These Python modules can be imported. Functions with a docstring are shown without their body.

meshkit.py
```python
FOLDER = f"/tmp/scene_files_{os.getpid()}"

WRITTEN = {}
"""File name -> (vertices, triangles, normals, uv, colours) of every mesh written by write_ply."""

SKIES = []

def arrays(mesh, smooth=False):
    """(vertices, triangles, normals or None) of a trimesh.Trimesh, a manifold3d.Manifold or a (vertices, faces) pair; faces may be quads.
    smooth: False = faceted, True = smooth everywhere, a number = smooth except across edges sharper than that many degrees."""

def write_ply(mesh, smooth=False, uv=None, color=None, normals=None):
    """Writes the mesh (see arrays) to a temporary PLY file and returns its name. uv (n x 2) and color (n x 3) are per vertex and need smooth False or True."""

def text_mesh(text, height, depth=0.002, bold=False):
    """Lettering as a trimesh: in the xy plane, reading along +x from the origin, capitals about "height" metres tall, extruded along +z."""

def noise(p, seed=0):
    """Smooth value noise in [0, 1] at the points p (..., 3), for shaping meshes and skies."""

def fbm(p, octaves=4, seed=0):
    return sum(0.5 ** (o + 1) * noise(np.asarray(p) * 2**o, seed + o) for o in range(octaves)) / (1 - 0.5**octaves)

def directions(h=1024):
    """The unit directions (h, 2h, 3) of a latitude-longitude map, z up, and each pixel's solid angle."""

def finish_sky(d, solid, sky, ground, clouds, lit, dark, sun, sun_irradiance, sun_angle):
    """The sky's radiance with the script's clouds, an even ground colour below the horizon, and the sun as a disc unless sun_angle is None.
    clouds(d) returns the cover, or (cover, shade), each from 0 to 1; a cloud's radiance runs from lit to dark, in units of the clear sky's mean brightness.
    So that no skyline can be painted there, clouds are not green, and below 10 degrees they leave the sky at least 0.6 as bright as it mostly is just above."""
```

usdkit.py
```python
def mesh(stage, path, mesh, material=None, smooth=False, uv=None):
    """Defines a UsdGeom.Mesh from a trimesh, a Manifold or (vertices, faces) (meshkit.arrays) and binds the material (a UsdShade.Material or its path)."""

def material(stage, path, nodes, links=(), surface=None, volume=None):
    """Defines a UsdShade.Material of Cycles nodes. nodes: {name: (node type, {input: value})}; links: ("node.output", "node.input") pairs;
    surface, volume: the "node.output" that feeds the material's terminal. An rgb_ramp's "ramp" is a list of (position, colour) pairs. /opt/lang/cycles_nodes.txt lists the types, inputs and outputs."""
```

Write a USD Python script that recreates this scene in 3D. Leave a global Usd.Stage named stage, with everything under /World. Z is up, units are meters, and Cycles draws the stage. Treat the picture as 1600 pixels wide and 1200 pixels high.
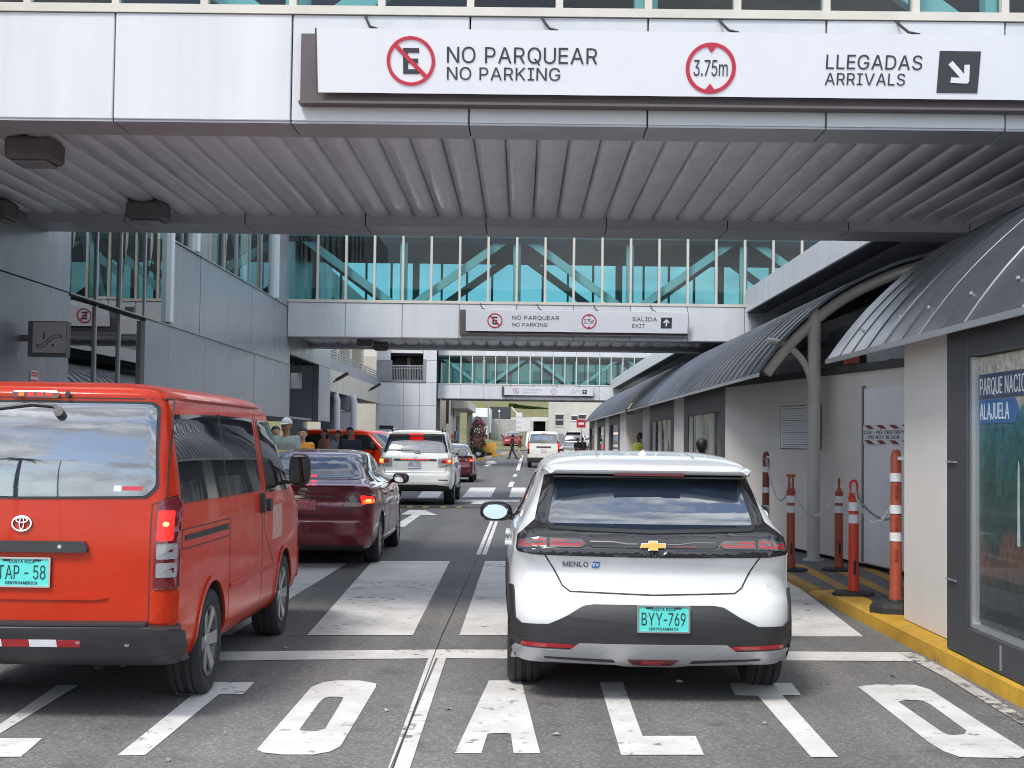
import math, random
import numpy as np, trimesh, usdkit, meshkit
from pxr import Usd, UsdGeom, UsdLux, UsdShade, Gf, Sdf
from manifold3d import Manifold, CrossSection, Mesh as MMesh
from shapely.geometry import Polygon, LineString, Point
from shapely.geometry.polygon import orient
from shapely.ops import unary_union
from scipy.interpolate import PchipInterpolator

stage = Usd.Stage.CreateInMemory()
UsdGeom.SetStageUpAxis(stage, "Z")
UsdGeom.SetStageMetersPerUnit(stage, 1.0)
W = UsdGeom.Xform.Define(stage, "/World")
stage.SetDefaultPrim(W.GetPrim())
UsdGeom.Scope.Define(stage, "/World/Looks")
rng = np.random.default_rng(7)

# ---------------------------------------------------------------- camera, sky, sun
H, F, CX, CY = 1.58, 2150.0, 800.0, 600.0
VPX, VPY, ROLL = 815.0, 688.0, 0.013
_vy = np.array([VPX - CX, -(VPY - CY), F]); _vy /= np.linalg.norm(_vy)          # world +Y in camera axes (right, up, forward)
_vz = np.array([math.sin(ROLL), math.cos(ROLL), 0.0])
_vz[2] = -(_vz[0] * _vy[0] + _vz[1] * _vy[1]) / _vy[2]; _vz /= np.linalg.norm(_vz)
_vx = np.cross(_vy, _vz) * -1.0
if _vx[0] < 0: _vx = -_vx
RW = np.stack([_vx, _vy, _vz], 1)        # camera = RW @ world
EYE = np.array([0.0, 0.0, H])
cam = UsdGeom.Camera.Define(stage, "/World/camera")
right, up, fwd = RW[0], RW[1], RW[2]
m = Gf.Matrix4d(*right, 0, *up, 0, *(-fwd), 0, *EYE, 1)
cam.AddTransformOp().Set(m)
cam.CreateHorizontalApertureAttr(36.0)
cam.CreateVerticalApertureAttr(27.0)
cam.CreateFocalLengthAttr(36.0 * F / 1600.0)
cam.CreateClippingRangeAttr(Gf.Vec2f(0.05, 5000))
cam.CreateExposureAttr(1.22)

SUN = np.array([-0.30, -0.52, 0.80]); SUN /= np.linalg.norm(SUN)
sun = UsdLux.DistantLight.Define(stage, "/World/sun")
sun.CreateIntensityAttr(0.34); sun.CreateAngleAttr(14.0); sun.CreateColorAttr(Gf.Vec3f(1.0, 0.96, 0.90))
sun.CreateInput("normalize", Sdf.ValueTypeNames.Bool).Set(True) if not sun.GetNormalizeAttr() else sun.CreateNormalizeAttr(True)
_q = Gf.Rotation(Gf.Vec3d(0, 0, 1), Gf.Vec3d(*SUN))
sun.AddTransformOp().Set(Gf.Matrix4d().SetRotate(_q))
dome = UsdLux.DomeLight.Define(stage, "/World/sky")
dome.CreateIntensityAttr(1.0)
dome.GetPrim().SetCustomDataByKey("kind", "structure")
_el, _rot = math.asin(SUN[2]), math.atan2(SUN[0], SUN[1])
SKYM = usdkit.material(stage, "/World/Looks/sky_clouds", {
    "tc": ("texture_coordinate", {}),
    "map": ("mapping", {"scale": (1.0, 1.0, 2.6)}),
    "n": ("noise_texture", {"scale": 3.2, "detail": 7.0, "roughness": 0.56, "distortion": 0.25}),
    "r": ("rgb_ramp", {"ramp": [(0.0, (0.0,) * 3), (0.43, (0.05,) * 3), (0.545, (0.92,) * 3), (1.0, (1.0,) * 3)]}),
    "n2": ("noise_texture", {"scale": 5.0, "detail": 5.0, "roughness": 0.6}),
    "r2": ("rgb_ramp", {"ramp": [(0.0, (2.2, 2.35, 2.6)), (0.42, (3.6, 3.75, 4.0)), (0.62, (6.8, 6.9, 7.0)), (1.0, (8.5, 8.5, 8.5))]}),
    "sky": ("sky_texture", {"sky_type": "single_scattering", "sun_disc": False, "sun_elevation": _el, "sun_rotation": _rot}),
    "mx": ("mix_color", {"blend_type": "mix", "use_clamp": False}),
    "bg": ("background_shader", {"strength": 0.135})},
    [("tc.generated", "map.vector"), ("map.vector", "n.vector"), ("map.vector", "n2.vector"), ("n.fac", "r.fac"), ("n2.fac", "r2.fac"),
     ("r.color", "mx.fac"), ("sky.color", "mx.a"), ("r2.color", "mx.b"), ("mx.result", "bg.color")], surface="bg.background")
UsdShade.MaterialBindingAPI.Apply(dome.GetPrim()).Bind(SKYM)

def at(px, py, Y):                        # a point of the photograph at the distance Y along the road
    d = np.array([px - CX, -(py - CY), F]) @ RW
    return EYE + d * (Y / d[1])
def gp(px, py, z=0.0):                    # a point of the photograph on the level z
    d = np.array([px - CX, -(py - CY), F]) @ RW
    return EYE + d * ((z - H) / d[2])
def proj(p):
    c = RW @ (np.asarray(p, float) - EYE)
    return CX + F * c[0] / c[2], CY - F * c[1] / c[2]

# ---------------------------------------------------------------- scene helpers
_used = {}
def uniq(parent, name):
    k = (parent, name); n = _used.get(k, 0); _used[k] = n + 1
    return f"{parent}/{name}" if n == 0 else f"{parent}/{name}_{n:03d}"
def path_of(p): return "/World" if p is None else str(p.GetPath())
def tag(p, label=None, cat=None, group=None, kind=None):
    for k, v in (("label", label), ("category", cat), ("group", group), ("kind", kind)):
        if v: p.SetCustomDataByKey(k, v)
    return p
def thing(name, label=None, cat=None, loc=(0, 0, 0), rotz=0.0, group=None, kind=None, parent=None):
    x = UsdGeom.Xform.Define(stage, uniq(path_of(parent), name))
    if any(loc) or rotz:
        x.AddTranslateOp().Set(Gf.Vec3d(*map(float, loc))); x.AddRotateZOp().Set(float(rotz))
    return tag(x.GetPrim(), label, cat, group, kind)
def part(parent, name, mesh, mat, smooth=False, label=None, **kw):
    if len(arr(mesh)[1]) == 0: print("empty", path_of(parent), name); return None
    p = usdkit.mesh(stage, uniq(path_of(parent), name), mesh, mat, smooth=smooth).GetPrim()
    return tag(p, label, **kw)
def copy_of(proto, name, label, loc, rotz=0.0, cat=None, group=None):
    x = UsdGeom.Xform.Define(stage, uniq("/World", name))
    x.GetPrim().GetReferences().AddInternalReference(proto.GetPath())
    x.ClearXformOpOrder()
    UsdGeom.XformCommonAPI(x).SetTranslate(Gf.Vec3d(*map(float, loc)))
    UsdGeom.XformCommonAPI(x).SetRotate(Gf.Vec3f(0, 0, float(rotz)))
    x.GetPrim().SetInstanceable(True)
    return tag(x.GetPrim(), label, cat, group)

# ---------------------------------------------------------------- shape helpers: all return (v, f)
_BF = np.array([[0,2,1],[0,3,2],[4,5,6],[4,6,7],[0,1,5],[0,5,4],[1,2,6],[1,6,5],[2,3,7],[2,7,6],[3,0,4],[3,4,7]])
def bx(x0, x1, y0, y1, z0, z1):
    v = np.array([[x0,y0,z0],[x1,y0,z0],[x1,y1,z0],[x0,y1,z0],[x0,y0,z1],[x1,y0,z1],[x1,y1,z1],[x0,y1,z1]], float)
    return v, _BF.copy()
def arr(m):
    if hasattr(m, "to_mesh"):
        k = m.to_mesh(); return np.array(k.vert_properties[:, :3], float), np.array(k.tri_verts, int)
    if isinstance(m, trimesh.Trimesh): return np.array(m.vertices), np.array(m.faces)
    v, f = np.asarray(m[0], float), np.asarray(m[1], int)
    if f.shape[1] == 4: f = np.vstack([f[:, [0, 1, 2]], f[:, [0, 2, 3]]])
    return v, f
def join(*ms):
    vs, fs, n = [], [], 0
    if not ms: return np.zeros((0, 3)), np.zeros((0, 3), int)
    for m in ms:
        v, f = arr(m); vs.append(v); fs.append(f + n); n += len(v)
    return np.vstack(vs), np.vstack(fs)
def move(m, t): v, f = arr(m); return v + np.asarray(t, float), f
def rotz(m, a):
    v, f = arr(m); c, s = math.cos(a), math.sin(a)
    return v @ np.array([[c, s, 0], [-s, c, 0], [0, 0, 1]]), f
def flip(m): v, f = arr(m); return v, f[:, ::-1]
def mirror(m): v, f = arr(m); return v * [-1, 1, 1], f[:, ::-1]
def cbx(x0, x1, y0, y1, z0, z1, c=0.01):   # box with chamfered edges
    c = min(c, (x1-x0)/2.2, (y1-y0)/2.2, (z1-z0)/2.2)
    pts = []
    for sx in (0, 1):
        for sy in (0, 1):
            for sz in (0, 1):
                p = np.array([(x0, x1)[sx], (y0, y1)[sy], (z0, z1)[sz]], float)
                d = np.array([c * (1 - 2*sx), c * (1 - 2*sy), c * (1 - 2*sz)])
                for k in range(3):
                    q = p + d; q[k] = p[k]; pts.append(q)
    return arr(Manifold.hull_points(np.array(pts)))
def hull(pts): return arr(Manifold.hull_points(np.asarray(pts, float)))
def bar(a, b, w, h=None, upv=(0, 0, 1)):   # rectangular bar between two points
    a, b = np.asarray(a, float), np.asarray(b, float); h = h or w
    t = (b - a) / np.linalg.norm(b - a); s = np.cross(t, upv)
    if np.linalg.norm(s) < 1e-6: s = np.cross(t, (1, 0, 0))
    s /= np.linalg.norm(s); u = np.cross(s, t)
    v = [p + s * (i * w / 2) + u * (j * h / 2) for p in (a, b) for i, j in ((-1, -1), (1, -1), (1, 1), (-1, 1))]
    return hull(v)
def tube(pts, r, n=8, closed=False):
    p = np.asarray(pts, float)
    t = np.gradient(p, axis=0) if not closed else np.roll(p, -1, 0) - np.roll(p, 1, 0)
    t /= np.linalg.norm(t, axis=1, keepdims=True) + 1e-12
    ref = np.array([0, 0, 1.0]) if np.abs(t[:, 2]).mean() < 0.85 else np.array([1.0, 0, 0])
    a = np.cross(t, ref); a /= np.linalg.norm(a, axis=1, keepdims=True) + 1e-12
    b = np.cross(a, t); k = np.arange(n) * 2 * np.pi / n
    rr = np.broadcast_to(r, (len(p),))[:, None, None]
    v = (p[:, None] + rr * (np.cos(k)[None, :, None] * a[:, None] + np.sin(k)[None, :, None] * b[:, None])).reshape(-1, 3)
    N = len(p); f = []
    for i in range(N if closed else N - 1):
        i2 = (i + 1) % N
        for j in range(n):
            j2 = (j + 1) % n
            f += [[i*n+j, i2*n+j, i2*n+j2], [i*n+j, i2*n+j2, i*n+j2]]
    if not closed:
        v = np.vstack([v, p[0], p[-1]]); c0, c1 = N * n, N * n + 1
        for j in range(n):
            f += [[c0, j, (j+1) % n], [c1, (N-1)*n+(j+1) % n, (N-1)*n+j]]
    return v, np.array(f)[:, ::-1]
def rev(profile, n=24):                    # revolve (r, z) profile about z
    m = trimesh.creation.revolve(np.asarray(profile, float), sections=n)
    return arr(m)
def cyl(r, z0, z1, n=20, r2=None): return rev([(0, z0), (r, z0), (r if r2 is None else r2, z1), (0, z1)], n)
def xaxis(m): v, f = arr(m); return v[:, [2, 0, 1]], f   # z axis -> x axis
def yneg(m): v, f = arr(m); return np.stack([v[:, 0], -v[:, 2], v[:, 1]], 1), f   # drawing in xy -> upright, facing -y
def solid(poly, h):
    geoms = getattr(poly, "geoms", [poly]); out = []
    for g in geoms:
        if g.is_empty or g.area < 1e-9: continue
        out.append(arr(trimesh.creation.extrude_polygon(g, h, engine="earcut")))
    return join(*out)
def rp(pts, r=0.0):                        # polygon with rounded corners
    p = Polygon(pts)
    if not p.is_valid: p = p.buffer(0)
    return p.buffer(-r).buffer(2 * r).buffer(-r) if r else p
def line(pts, w): return LineString(pts).buffer(w / 2, cap_style=2, join_style=1)
def ell(cx, cy, a, b, n=32): return Polygon([(cx + a*math.cos(t), cy + b*math.sin(t)) for t in np.linspace(0, 2*np.pi, n, endpoint=False)])
_glyph = {}
def txt(s, x, y, h, depth=0.003, bold=False, width=None, track=0.16):   # letter-spaced line of lettering, drawn glyph by glyph
    out, cx = [], 0.0
    for ch in s:
        if ch == " ": cx += .42 * h; continue
        if (ch, bold) not in _glyph:
            v, f = arr(meshkit.text_mesh(ch, 1.0, 1.0, bold)); v[:, 0] -= v[:, 0].min(); _glyph[ch, bold] = (v, f)
        v, f = _glyph[ch, bold]
        out.append((v * [h * .92, h, depth] + [cx, 0, 0], f)); cx += v[:, 0].max() * h * .92 + track * h
    v, f = join(*out)
    if width: v = v * [width / v[:, 0].max(), 1, 1]
    return v + [x, y, 0], f
def fine(poly, d0, d1, step=0.06):         # solid (u, v, d) with a conforming fine mesh
    geoms = getattr(poly, "geoms", [poly]); out = []
    for g in geoms:
        if g.is_empty or g.area < 1e-7: continue
        g = orient(g)
        cs = CrossSection([np.array(r.coords)[:-1] for r in (g.exterior, *g.interiors)])
        out.append(arr(cs.extrude(d1 - d0).refine_to_length(step)))
    v, f = join(*out); v[:, 2] += d0
    return v, f

# ---------------------------------------------------------------- materials
_mats = {}
def mat(name, color, rough=0.5, metal=0.0, var=0.0, vs=2.0, bump=0.0, bs=60.0, coat=0.0, spec=None, emit=None, es=0.0, stretch=None, ior=None, det=5.0, rvar=0.0):
    if name in _mats: return _mats[name]
    c = np.array(color, float)
    pr = {"base_color": tuple(c), "roughness": rough, "metallic": metal}
    if coat: pr.update(coat_weight=coat, coat_roughness=0.04)
    if spec is not None: pr["specular_ior_level"] = spec
    if ior: pr["ior"] = ior
    if emit is not None: pr.update(emission_color=tuple(emit), emission_strength=es)
    nodes, links = {"p": ("principled_bsdf", pr)}, []
    if var or bump or rvar:
        nodes["g"] = ("geometry", {}); src = "g.position"
        if stretch:
            nodes["mp"] = ("mapping", {"scale": tuple(stretch)}); links.append(("g.position", "mp.vector")); src = "mp.vector"
    if var or rvar:
        nodes["n"] = ("noise_texture", {"scale": vs, "detail": det, "roughness": 0.6}); links.append((src, "n.vector"))
    if var:
        nodes["r"] = ("rgb_ramp", {"ramp": [(0.25, tuple(c * (1 - var))), (0.5, tuple(c)), (0.75, tuple(np.minimum(c * (1 + var), 0.95)))]})
        links += [("n.fac", "r.fac"), ("r.color", "p.base_color")]
    if rvar:
        nodes["mr"] = ("map_range", {"from_min": 0.3, "from_max": 0.7, "to_min": max(rough - rvar, 0.02), "to_max": min(rough + rvar, 1.0)})
        links += [("n.fac", "mr.value"), ("mr.result", "p.roughness")]
    if bump:
        nodes["bn"] = ("noise_texture", {"scale": bs, "detail": 3.0}); nodes["b"] = ("bump", {"strength": 1.0, "distance": bump})
        links += [(src, "bn.vector"), ("bn.fac", "b.height"), ("b.normal", "p.normal")]
    _mats[name] = usdkit.material(stage, f"/World/Looks/{name}", nodes, links, surface="p.BSDF")
    return _mats[name]

def glass(name, tint, ior=1.5, rough=0.0, gl=(1, 1, 1)):
    _mats[name] = usdkit.material(stage, f"/World/Looks/{name}", {
        "t": ("transparent_bsdf", {"color": tuple(tint)}), "g": ("glossy_bsdf", {"color": tuple(gl), "roughness": rough}),
        "f": ("fresnel", {"IOR": ior}), "geo": ("geometry", {}), "inv": ("math", {"math_type": "subtract", "value1": 1.0}), "mul": ("math", {"math_type": "multiply"}), "m": ("mix_closure", {})},
        [("geo.backfacing", "inv.value2"), ("f.fac", "mul.value1"), ("inv.value", "mul.value2"), ("mul.value", "m.fac"), ("t.BSDF", "m.closure1"), ("g.BSDF", "m.closure2")], surface="m.closure")
    return _mats[name]

def asphalt(name, lo, hi, warm, patch=0.18):
    lo, hi = np.array(lo), np.array(hi)
    _mats[name] = usdkit.material(stage, f"/World/Looks/{name}", {
        "g": ("geometry", {}),
        "v": ("voronoi_texture", {"scale": 75.0, "randomness": 1.0}),
        "vr": ("rgb_ramp", {"ramp": [(0.0, tuple(lo)), (0.5, tuple((lo + hi) / 2)), (0.8, tuple(hi)), (1.0, tuple(hi * 1.35))]}),
        "sep": ("separate_color", {}),
        "n": ("noise_texture", {"scale": 0.55, "detail": 7.0, "roughness": 0.62}),
        "nr": ("rgb_ramp", {"ramp": [(0.28, (1 - patch,) * 3), (0.5, (1.0,) * 3), (0.72, tuple(np.array(warm) * (1 + patch)))]}),
        "mp": ("mapping", {"scale": (1.6, 0.05, 1.0)}),
        "n3": ("noise_texture", {"scale": 1.0, "detail": 3.0}),
        "nr3": ("rgb_ramp", {"ramp": [(0.33, (0.78,) * 3), (0.62, (1.08,) * 3)]}),
        "mx": ("mix_color", {"blend_type": "multiply", "fac": 1.0}), "mx3": ("mix_color", {"blend_type": "multiply", "fac": 1.0}), "mx4": ("mix_color", {"blend_type": "multiply", "fac": 1.0}), "ns": ("noise_texture", {"scale": 2.6, "detail": 6.0, "roughness": 0.55}), "nsr": ("rgb_ramp", {"ramp": [(0.60, (1.0,) * 3), (0.70, (0.72,) * 3)]}),
        "n2": ("noise_texture", {"scale": 110.0, "detail": 3.0}),
        "b": ("bump", {"strength": 0.8, "distance": 0.006}),
        "p": ("principled_bsdf", {"roughness": 0.78, "specular_ior_level": 0.35})},
        [("g.position", "v.vector"), ("g.position", "n.vector"), ("g.position", "n2.vector"), ("g.position", "mp.vector"), ("mp.vector", "n3.vector"),
         ("v.color", "sep.color"), ("sep.r", "vr.fac"), ("n.fac", "nr.fac"), ("n3.fac", "nr3.fac"), ("vr.color", "mx.a"), ("nr.color", "mx.b"),
         ("mx.result", "mx3.a"), ("nr3.color", "mx3.b"), ("mx3.result", "mx4.a"), ("g.position", "ns.vector"), ("ns.fac", "nsr.fac"), ("nsr.color", "mx4.b"), ("mx4.result", "p.base_color"), ("n2.fac", "b.height"), ("b.normal", "p.normal")], surface="p.BSDF")
    return _mats[name]

def worn(name, color, under, lo=0.585, hi=0.68, dirt=0.26):     # road paint, worn through to the asphalt in places
    c = np.array(color)
    _mats[name] = usdkit.material(stage, f"/World/Looks/{name}", {
        "g": ("geometry", {}),
        "n": ("noise_texture", {"scale": 9.0, "detail": 9.0, "roughness": 0.72}),
        "r": ("rgb_ramp", {"ramp": [(lo, (0.0,) * 3), (hi, (1.0,) * 3)]}),
        "nl": ("noise_texture", {"scale": 0.9, "detail": 4.0}), "ml": ("math", {"math_type": "multiply_add", "value2": 0.42, "value3": -0.21}), "ad": ("math", {"math_type": "add"}),
        "n2": ("noise_texture", {"scale": 2.2, "detail": 8.0, "roughness": 0.7}),
        "r2": ("rgb_ramp", {"ramp": [(0.3, tuple(c * (1 - dirt) * [1, 0.98, 0.95])), (0.6, tuple(c))]}),
        "n3": ("noise_texture", {"scale": 90.0, "detail": 2.0}), "b": ("bump", {"strength": 0.6, "distance": 0.003}),
        "mx": ("mix_color", {"blend_type": "mix", "b": tuple(under)}),
        "p": ("principled_bsdf", {"roughness": 0.7})},
        [("g.position", "n.vector"), ("g.position", "n2.vector"), ("g.position", "n3.vector"), ("n.fac", "ad.value1"), ("g.position", "nl.vector"), ("nl.fac", "ml.value1"), ("ml.value", "ad.value2"), ("ad.value", "r.fac"), ("n2.fac", "r2.fac"), ("r.color", "mx.fac"),
         ("r2.color", "mx.a"), ("mx.result", "p.base_color"), ("n3.fac", "b.height"), ("b.normal", "p.normal")], surface="p.BSDF")
    return _mats[name]

ASPH = asphalt("asphalt_coarse", (0.122, 0.120, 0.117), (0.182, 0.178, 0.173), (1.06, 1.0, 0.95))
ASPH2 = asphalt("asphalt_smooth", (0.098, 0.098, 0.099), (0.132, 0.131, 0.131), (1.0, 1.0, 1.0), 0.12)
PAINTW = worn("road_paint_white", (0.66, 0.65, 0.63), (0.075, 0.073, 0.07))
PAINTW2 = worn("road_paint_worn", (0.50, 0.49, 0.47), (0.075, 0.073, 0.07), 0.50, 0.60)
PAINTY = worn("road_paint_yellow", (0.42, 0.24, 0.035), (0.08, 0.075, 0.06), 0.58, 0.70, 0.3)
KERBY = worn("kerb_yellow", (0.56, 0.32, 0.025), (0.16, 0.13, 0.09), 0.60, 0.74, 0.35)
CONC = mat("concrete", (0.33, 0.32, 0.30), 0.85, var=0.15, vs=1.5, bump=0.002, bs=40)
PANELWS = [mat("panel_white_%s" % k, tuple(np.array((0.54, 0.55, 0.57)) * q), 0.38, var=0.07, vs=2.2, stretch=(1.6, 1.6, 0.12), rvar=0.08) for k, q in (("a", 1.0), ("b", .95), ("c", 1.04), ("d", .98))]
PANELW = PANELWS[0]
PANELGS = [mat("panel_grey_%s" % k, tuple(np.array((0.22, 0.232, 0.255)) * q), 0.33, metal=0.35, var=0.12, vs=1.6, stretch=(1.5, 1.5, 0.12), rvar=0.08) for k, q in (("a", .98), ("b", 1.02))]
PANELG = mat("panel_grey", (0.22, 0.232, 0.255), 0.33, metal=0.35, var=0.10, vs=0.9, stretch=(1, 1, 0.25), rvar=0.08)
PANELD = mat("panel_dark", (0.35, 0.36, 0.385), 0.42, metal=0.2, var=0.12, vs=1.2)
SOFF = mat("soffit_metal", (0.68, 0.69, 0.73), 0.36, metal=0.4, var=0.16, vs=0.8, stretch=(2.0, 0.35, 1), rvar=0.12)
DARK = mat("dark_void", (0.03, 0.031, 0.034), 0.8)
SEAL = mat("joint_dark", (0.025, 0.025, 0.028), 0.7)
CREAM = mat("mullion_cream", (0.52, 0.49, 0.43), 0.45, var=0.1, vs=3)
MULG = mat("mullion_grey", (0.25, 0.255, 0.27), 0.4, metal=0.4)
TEALT = mat("truss_pale", (0.80, 0.84, 0.80), 0.5, var=0.04)
BROWN = mat("sign_backing", (0.085, 0.066, 0.068), 0.5, var=0.15, vs=5)
SIGNW = mat("sign_white", (0.74, 0.745, 0.775), 0.4, var=0.02, vs=3)
SIGNT = mat("sign_text", (0.045, 0.045, 0.052), 0.5)
SIGNR = mat("sign_red", (0.50, 0.035, 0.06), 0.45)
SIGNF = mat("sign_text_faded", (0.42, 0.42, 0.46), 0.5)
SIGNRF = mat("sign_red_faded", (0.55, 0.22, 0.26), 0.5)
TEALG = glass("glass_teal", (0.33, 0.56, 0.58), 1.5)
BLDG = glass("glass_building", (0.26, 0.40, 0.42), 2.1)
# ---------------------------------------------------------------- ground, road, markings
def gz(y):                                  # the ground's level along the road: flat, then a gentle rise
    return np.interp(y, [-200, 84, 100, 130, 175, 260, 900], [0, 0, 0.25, 1.0, 2.7, 9.0, 16.0])
def sheet(x0, x1, ys, dz, nx=2):
    xs = np.linspace(x0, x1, nx); ys = np.asarray(ys, float)
    v = np.array([[x, y, gz(y) + dz] for y in ys for x in xs]); f = []
    for i in range(len(ys) - 1):
        for j in range(nx - 1):
            a = i * nx + j; f += [[a, a+1, a+nx+1], [a, a+nx+1, a+nx]]
    return v, np.array(f)
YS = [-150, -60, 0, 30, 60, 84, 92, 100, 115, 130, 150, 175, 260, 400, 900]
part(None, "ground", sheet(-500, 500, YS, -0.02, 3), CONC, kind="structure")
road = thing("road", kind="structure")
part(road, "asphalt", sheet(-14, 3.05, [-150, 14.6], 0.0), ASPH)
part(road, "asphalt", sheet(-14, 7.0, [14.6, 30, 60, 84], 0.0), ASPH2)
part(road, "asphalt", sheet(-5.5, 5.0, [84, 92, 100, 115, 130, 150, 175], 0.002), ASPH2)
part(road, "asphalt", sheet(3.05, 30, [-150, -40, 2], 0.0), ASPH)

def flat(pts, z=0.004):                      # a painted marking: picture points taken to the road plane
    q = [gp(x, y)[:2] for x, y in pts]; v, f = trimesh.creation.triangulate_polygon(Polygon(q).buffer(0), engine="earcut")
    return np.column_stack([v, np.array([gz(p[1]) for p in v]) + z]), np.asarray(f)
def flat_hole(pts, hole, z=0.004):
    q = Polygon([gp(x, y)[:2] for x, y in pts], [[gp(x, y)[:2] for x, y in hole]]).buffer(0.03).buffer(-0.03)
    v, f = trimesh.creation.triangulate_polygon(q, engine="earcut")
    return np.column_stack([v, np.full(len(v), z)]), np.asarray(f)
for s in ([(480,993),(645,993),(703,877),(582,877)], [(200,993),(361,993),(542,881),(440,881)], [(718,993),(885,993),(884,877),(758,877)],
          [(960,993),(1105,993),(1040,880),(940,880)], [(1180,995),(1349,995),(1244,915),(1190,880),(1090,880)],
          [(722,777),(767,777),(775,762),(735,762)], [(795,777),(818,777),(822,762),(800,762)], [(651,778),(685,778),(694,764),(664,764)], [(574,778),(612,778),(626,764),(594,764)],
          [(846,777),(880,777),(868,762),(846,762)]):
    part(road, "crosswalk_stripe", flat(s), PAINTW)
part(road, "stop_line", flat([(-40,1019),(345,1019),(690,1015.5),(1000,1017),(1425,1020),(1440,1034),(1000,1031),(690,1029),(345,1033),(-40,1034)]), PAINTW)
part(road, "stop_line", flat([(560,781),(700,781),(760,781),(812,781),(812,784),(560,785)]), PAINTW)
part(road, "stop_line", flat([(735,788),(753,788),(760,783),(742,783)], 0.008), PAINTW)
for s in ([(576,1225),(606,1203),(669.5,1029),(681,1029),(608.5,1203),(600,1225)], [(604,1225),(612,1203),(684.5,1029),(697,1029),(640,1203),(632,1225)],
          [(744,867),(750.5,867),(774,807),(769,807)], [(753,867),(760,867),(781,807),(776.5,807)]):
    part(road, "centre_line", flat(s, 0.005), PAINTW)
part(road, "centre_crack", flat([(605,1222),(608,1222),(682,1016),(691,993),(747.6,870),(746.6,870),(689.8,993),(680.8,1016)], 0.007), mat("crack_tar", (.045, .045, .045), .8))
for s in ([(806,735),(812,735),(818,720),(814,720)], [(801,745),(807,745),(808,741),(803,741)], [(793,761),(801,761),(804,753),(797,753)], [(820,716),(824,716),(826,708),(823,708)]):
    part(road, "lane_dash", flat(s, 0.005), PAINTW)
for a, b in ((640, 716.5), (668, 716.5), (698, 716), (728, 716), (758, 716), (788, 716)):
    part(road, "crosswalk_bar", flat([(a, b), (a+20, b), (a+22, b-2.6), (a+3, b-2.6)]), PAINTW)
for a, b in ((700, 710), (728, 709), (757, 709), (786, 709)):
    part(road, "crosswalk_bar", flat([(a, b), (a+18, b), (a+20, b-2), (a+3, b-2)]), PAINTW)
part(road, "lane_arrow", flat([(612,823),(632,823),(657,805),(683,805),(664,797.5),(640,797),(626,804),(645,804)]), PAINTW, label="white straight-on arrow")
part(road, "lane_arrow", flat([(755,728.5),(763,728.5),(771,726),(777,726),(772,724),(762,724),(757,726),(764,726)]), PAINTW)
part(road, "road_letter", flat_hole([(710.5,1178),(752,1178),(762,1147),(798,1146),(802.5,1178),(844,1178),(817,1073.5),(815,1064),(764,1064)], [(785,1099.5),(776,1121),(791,1121)]), PAINTW, label="painted letter A")
part(road, "road_letter", flat([(937,1066.5),(973,1066),(1004,1151),(1087,1151),(1100,1180.5),(970.6,1180.5)]), PAINTW, label="painted letter L in the right lane")
part(road, "road_letter", flat([(1139,1068),(1236.7,1068),(1252,1087),(1222,1087),(1310,1184),(1267.5,1184),(1184,1088),(1149,1087)]), PAINTW, label="painted letter T in the right lane")
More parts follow.
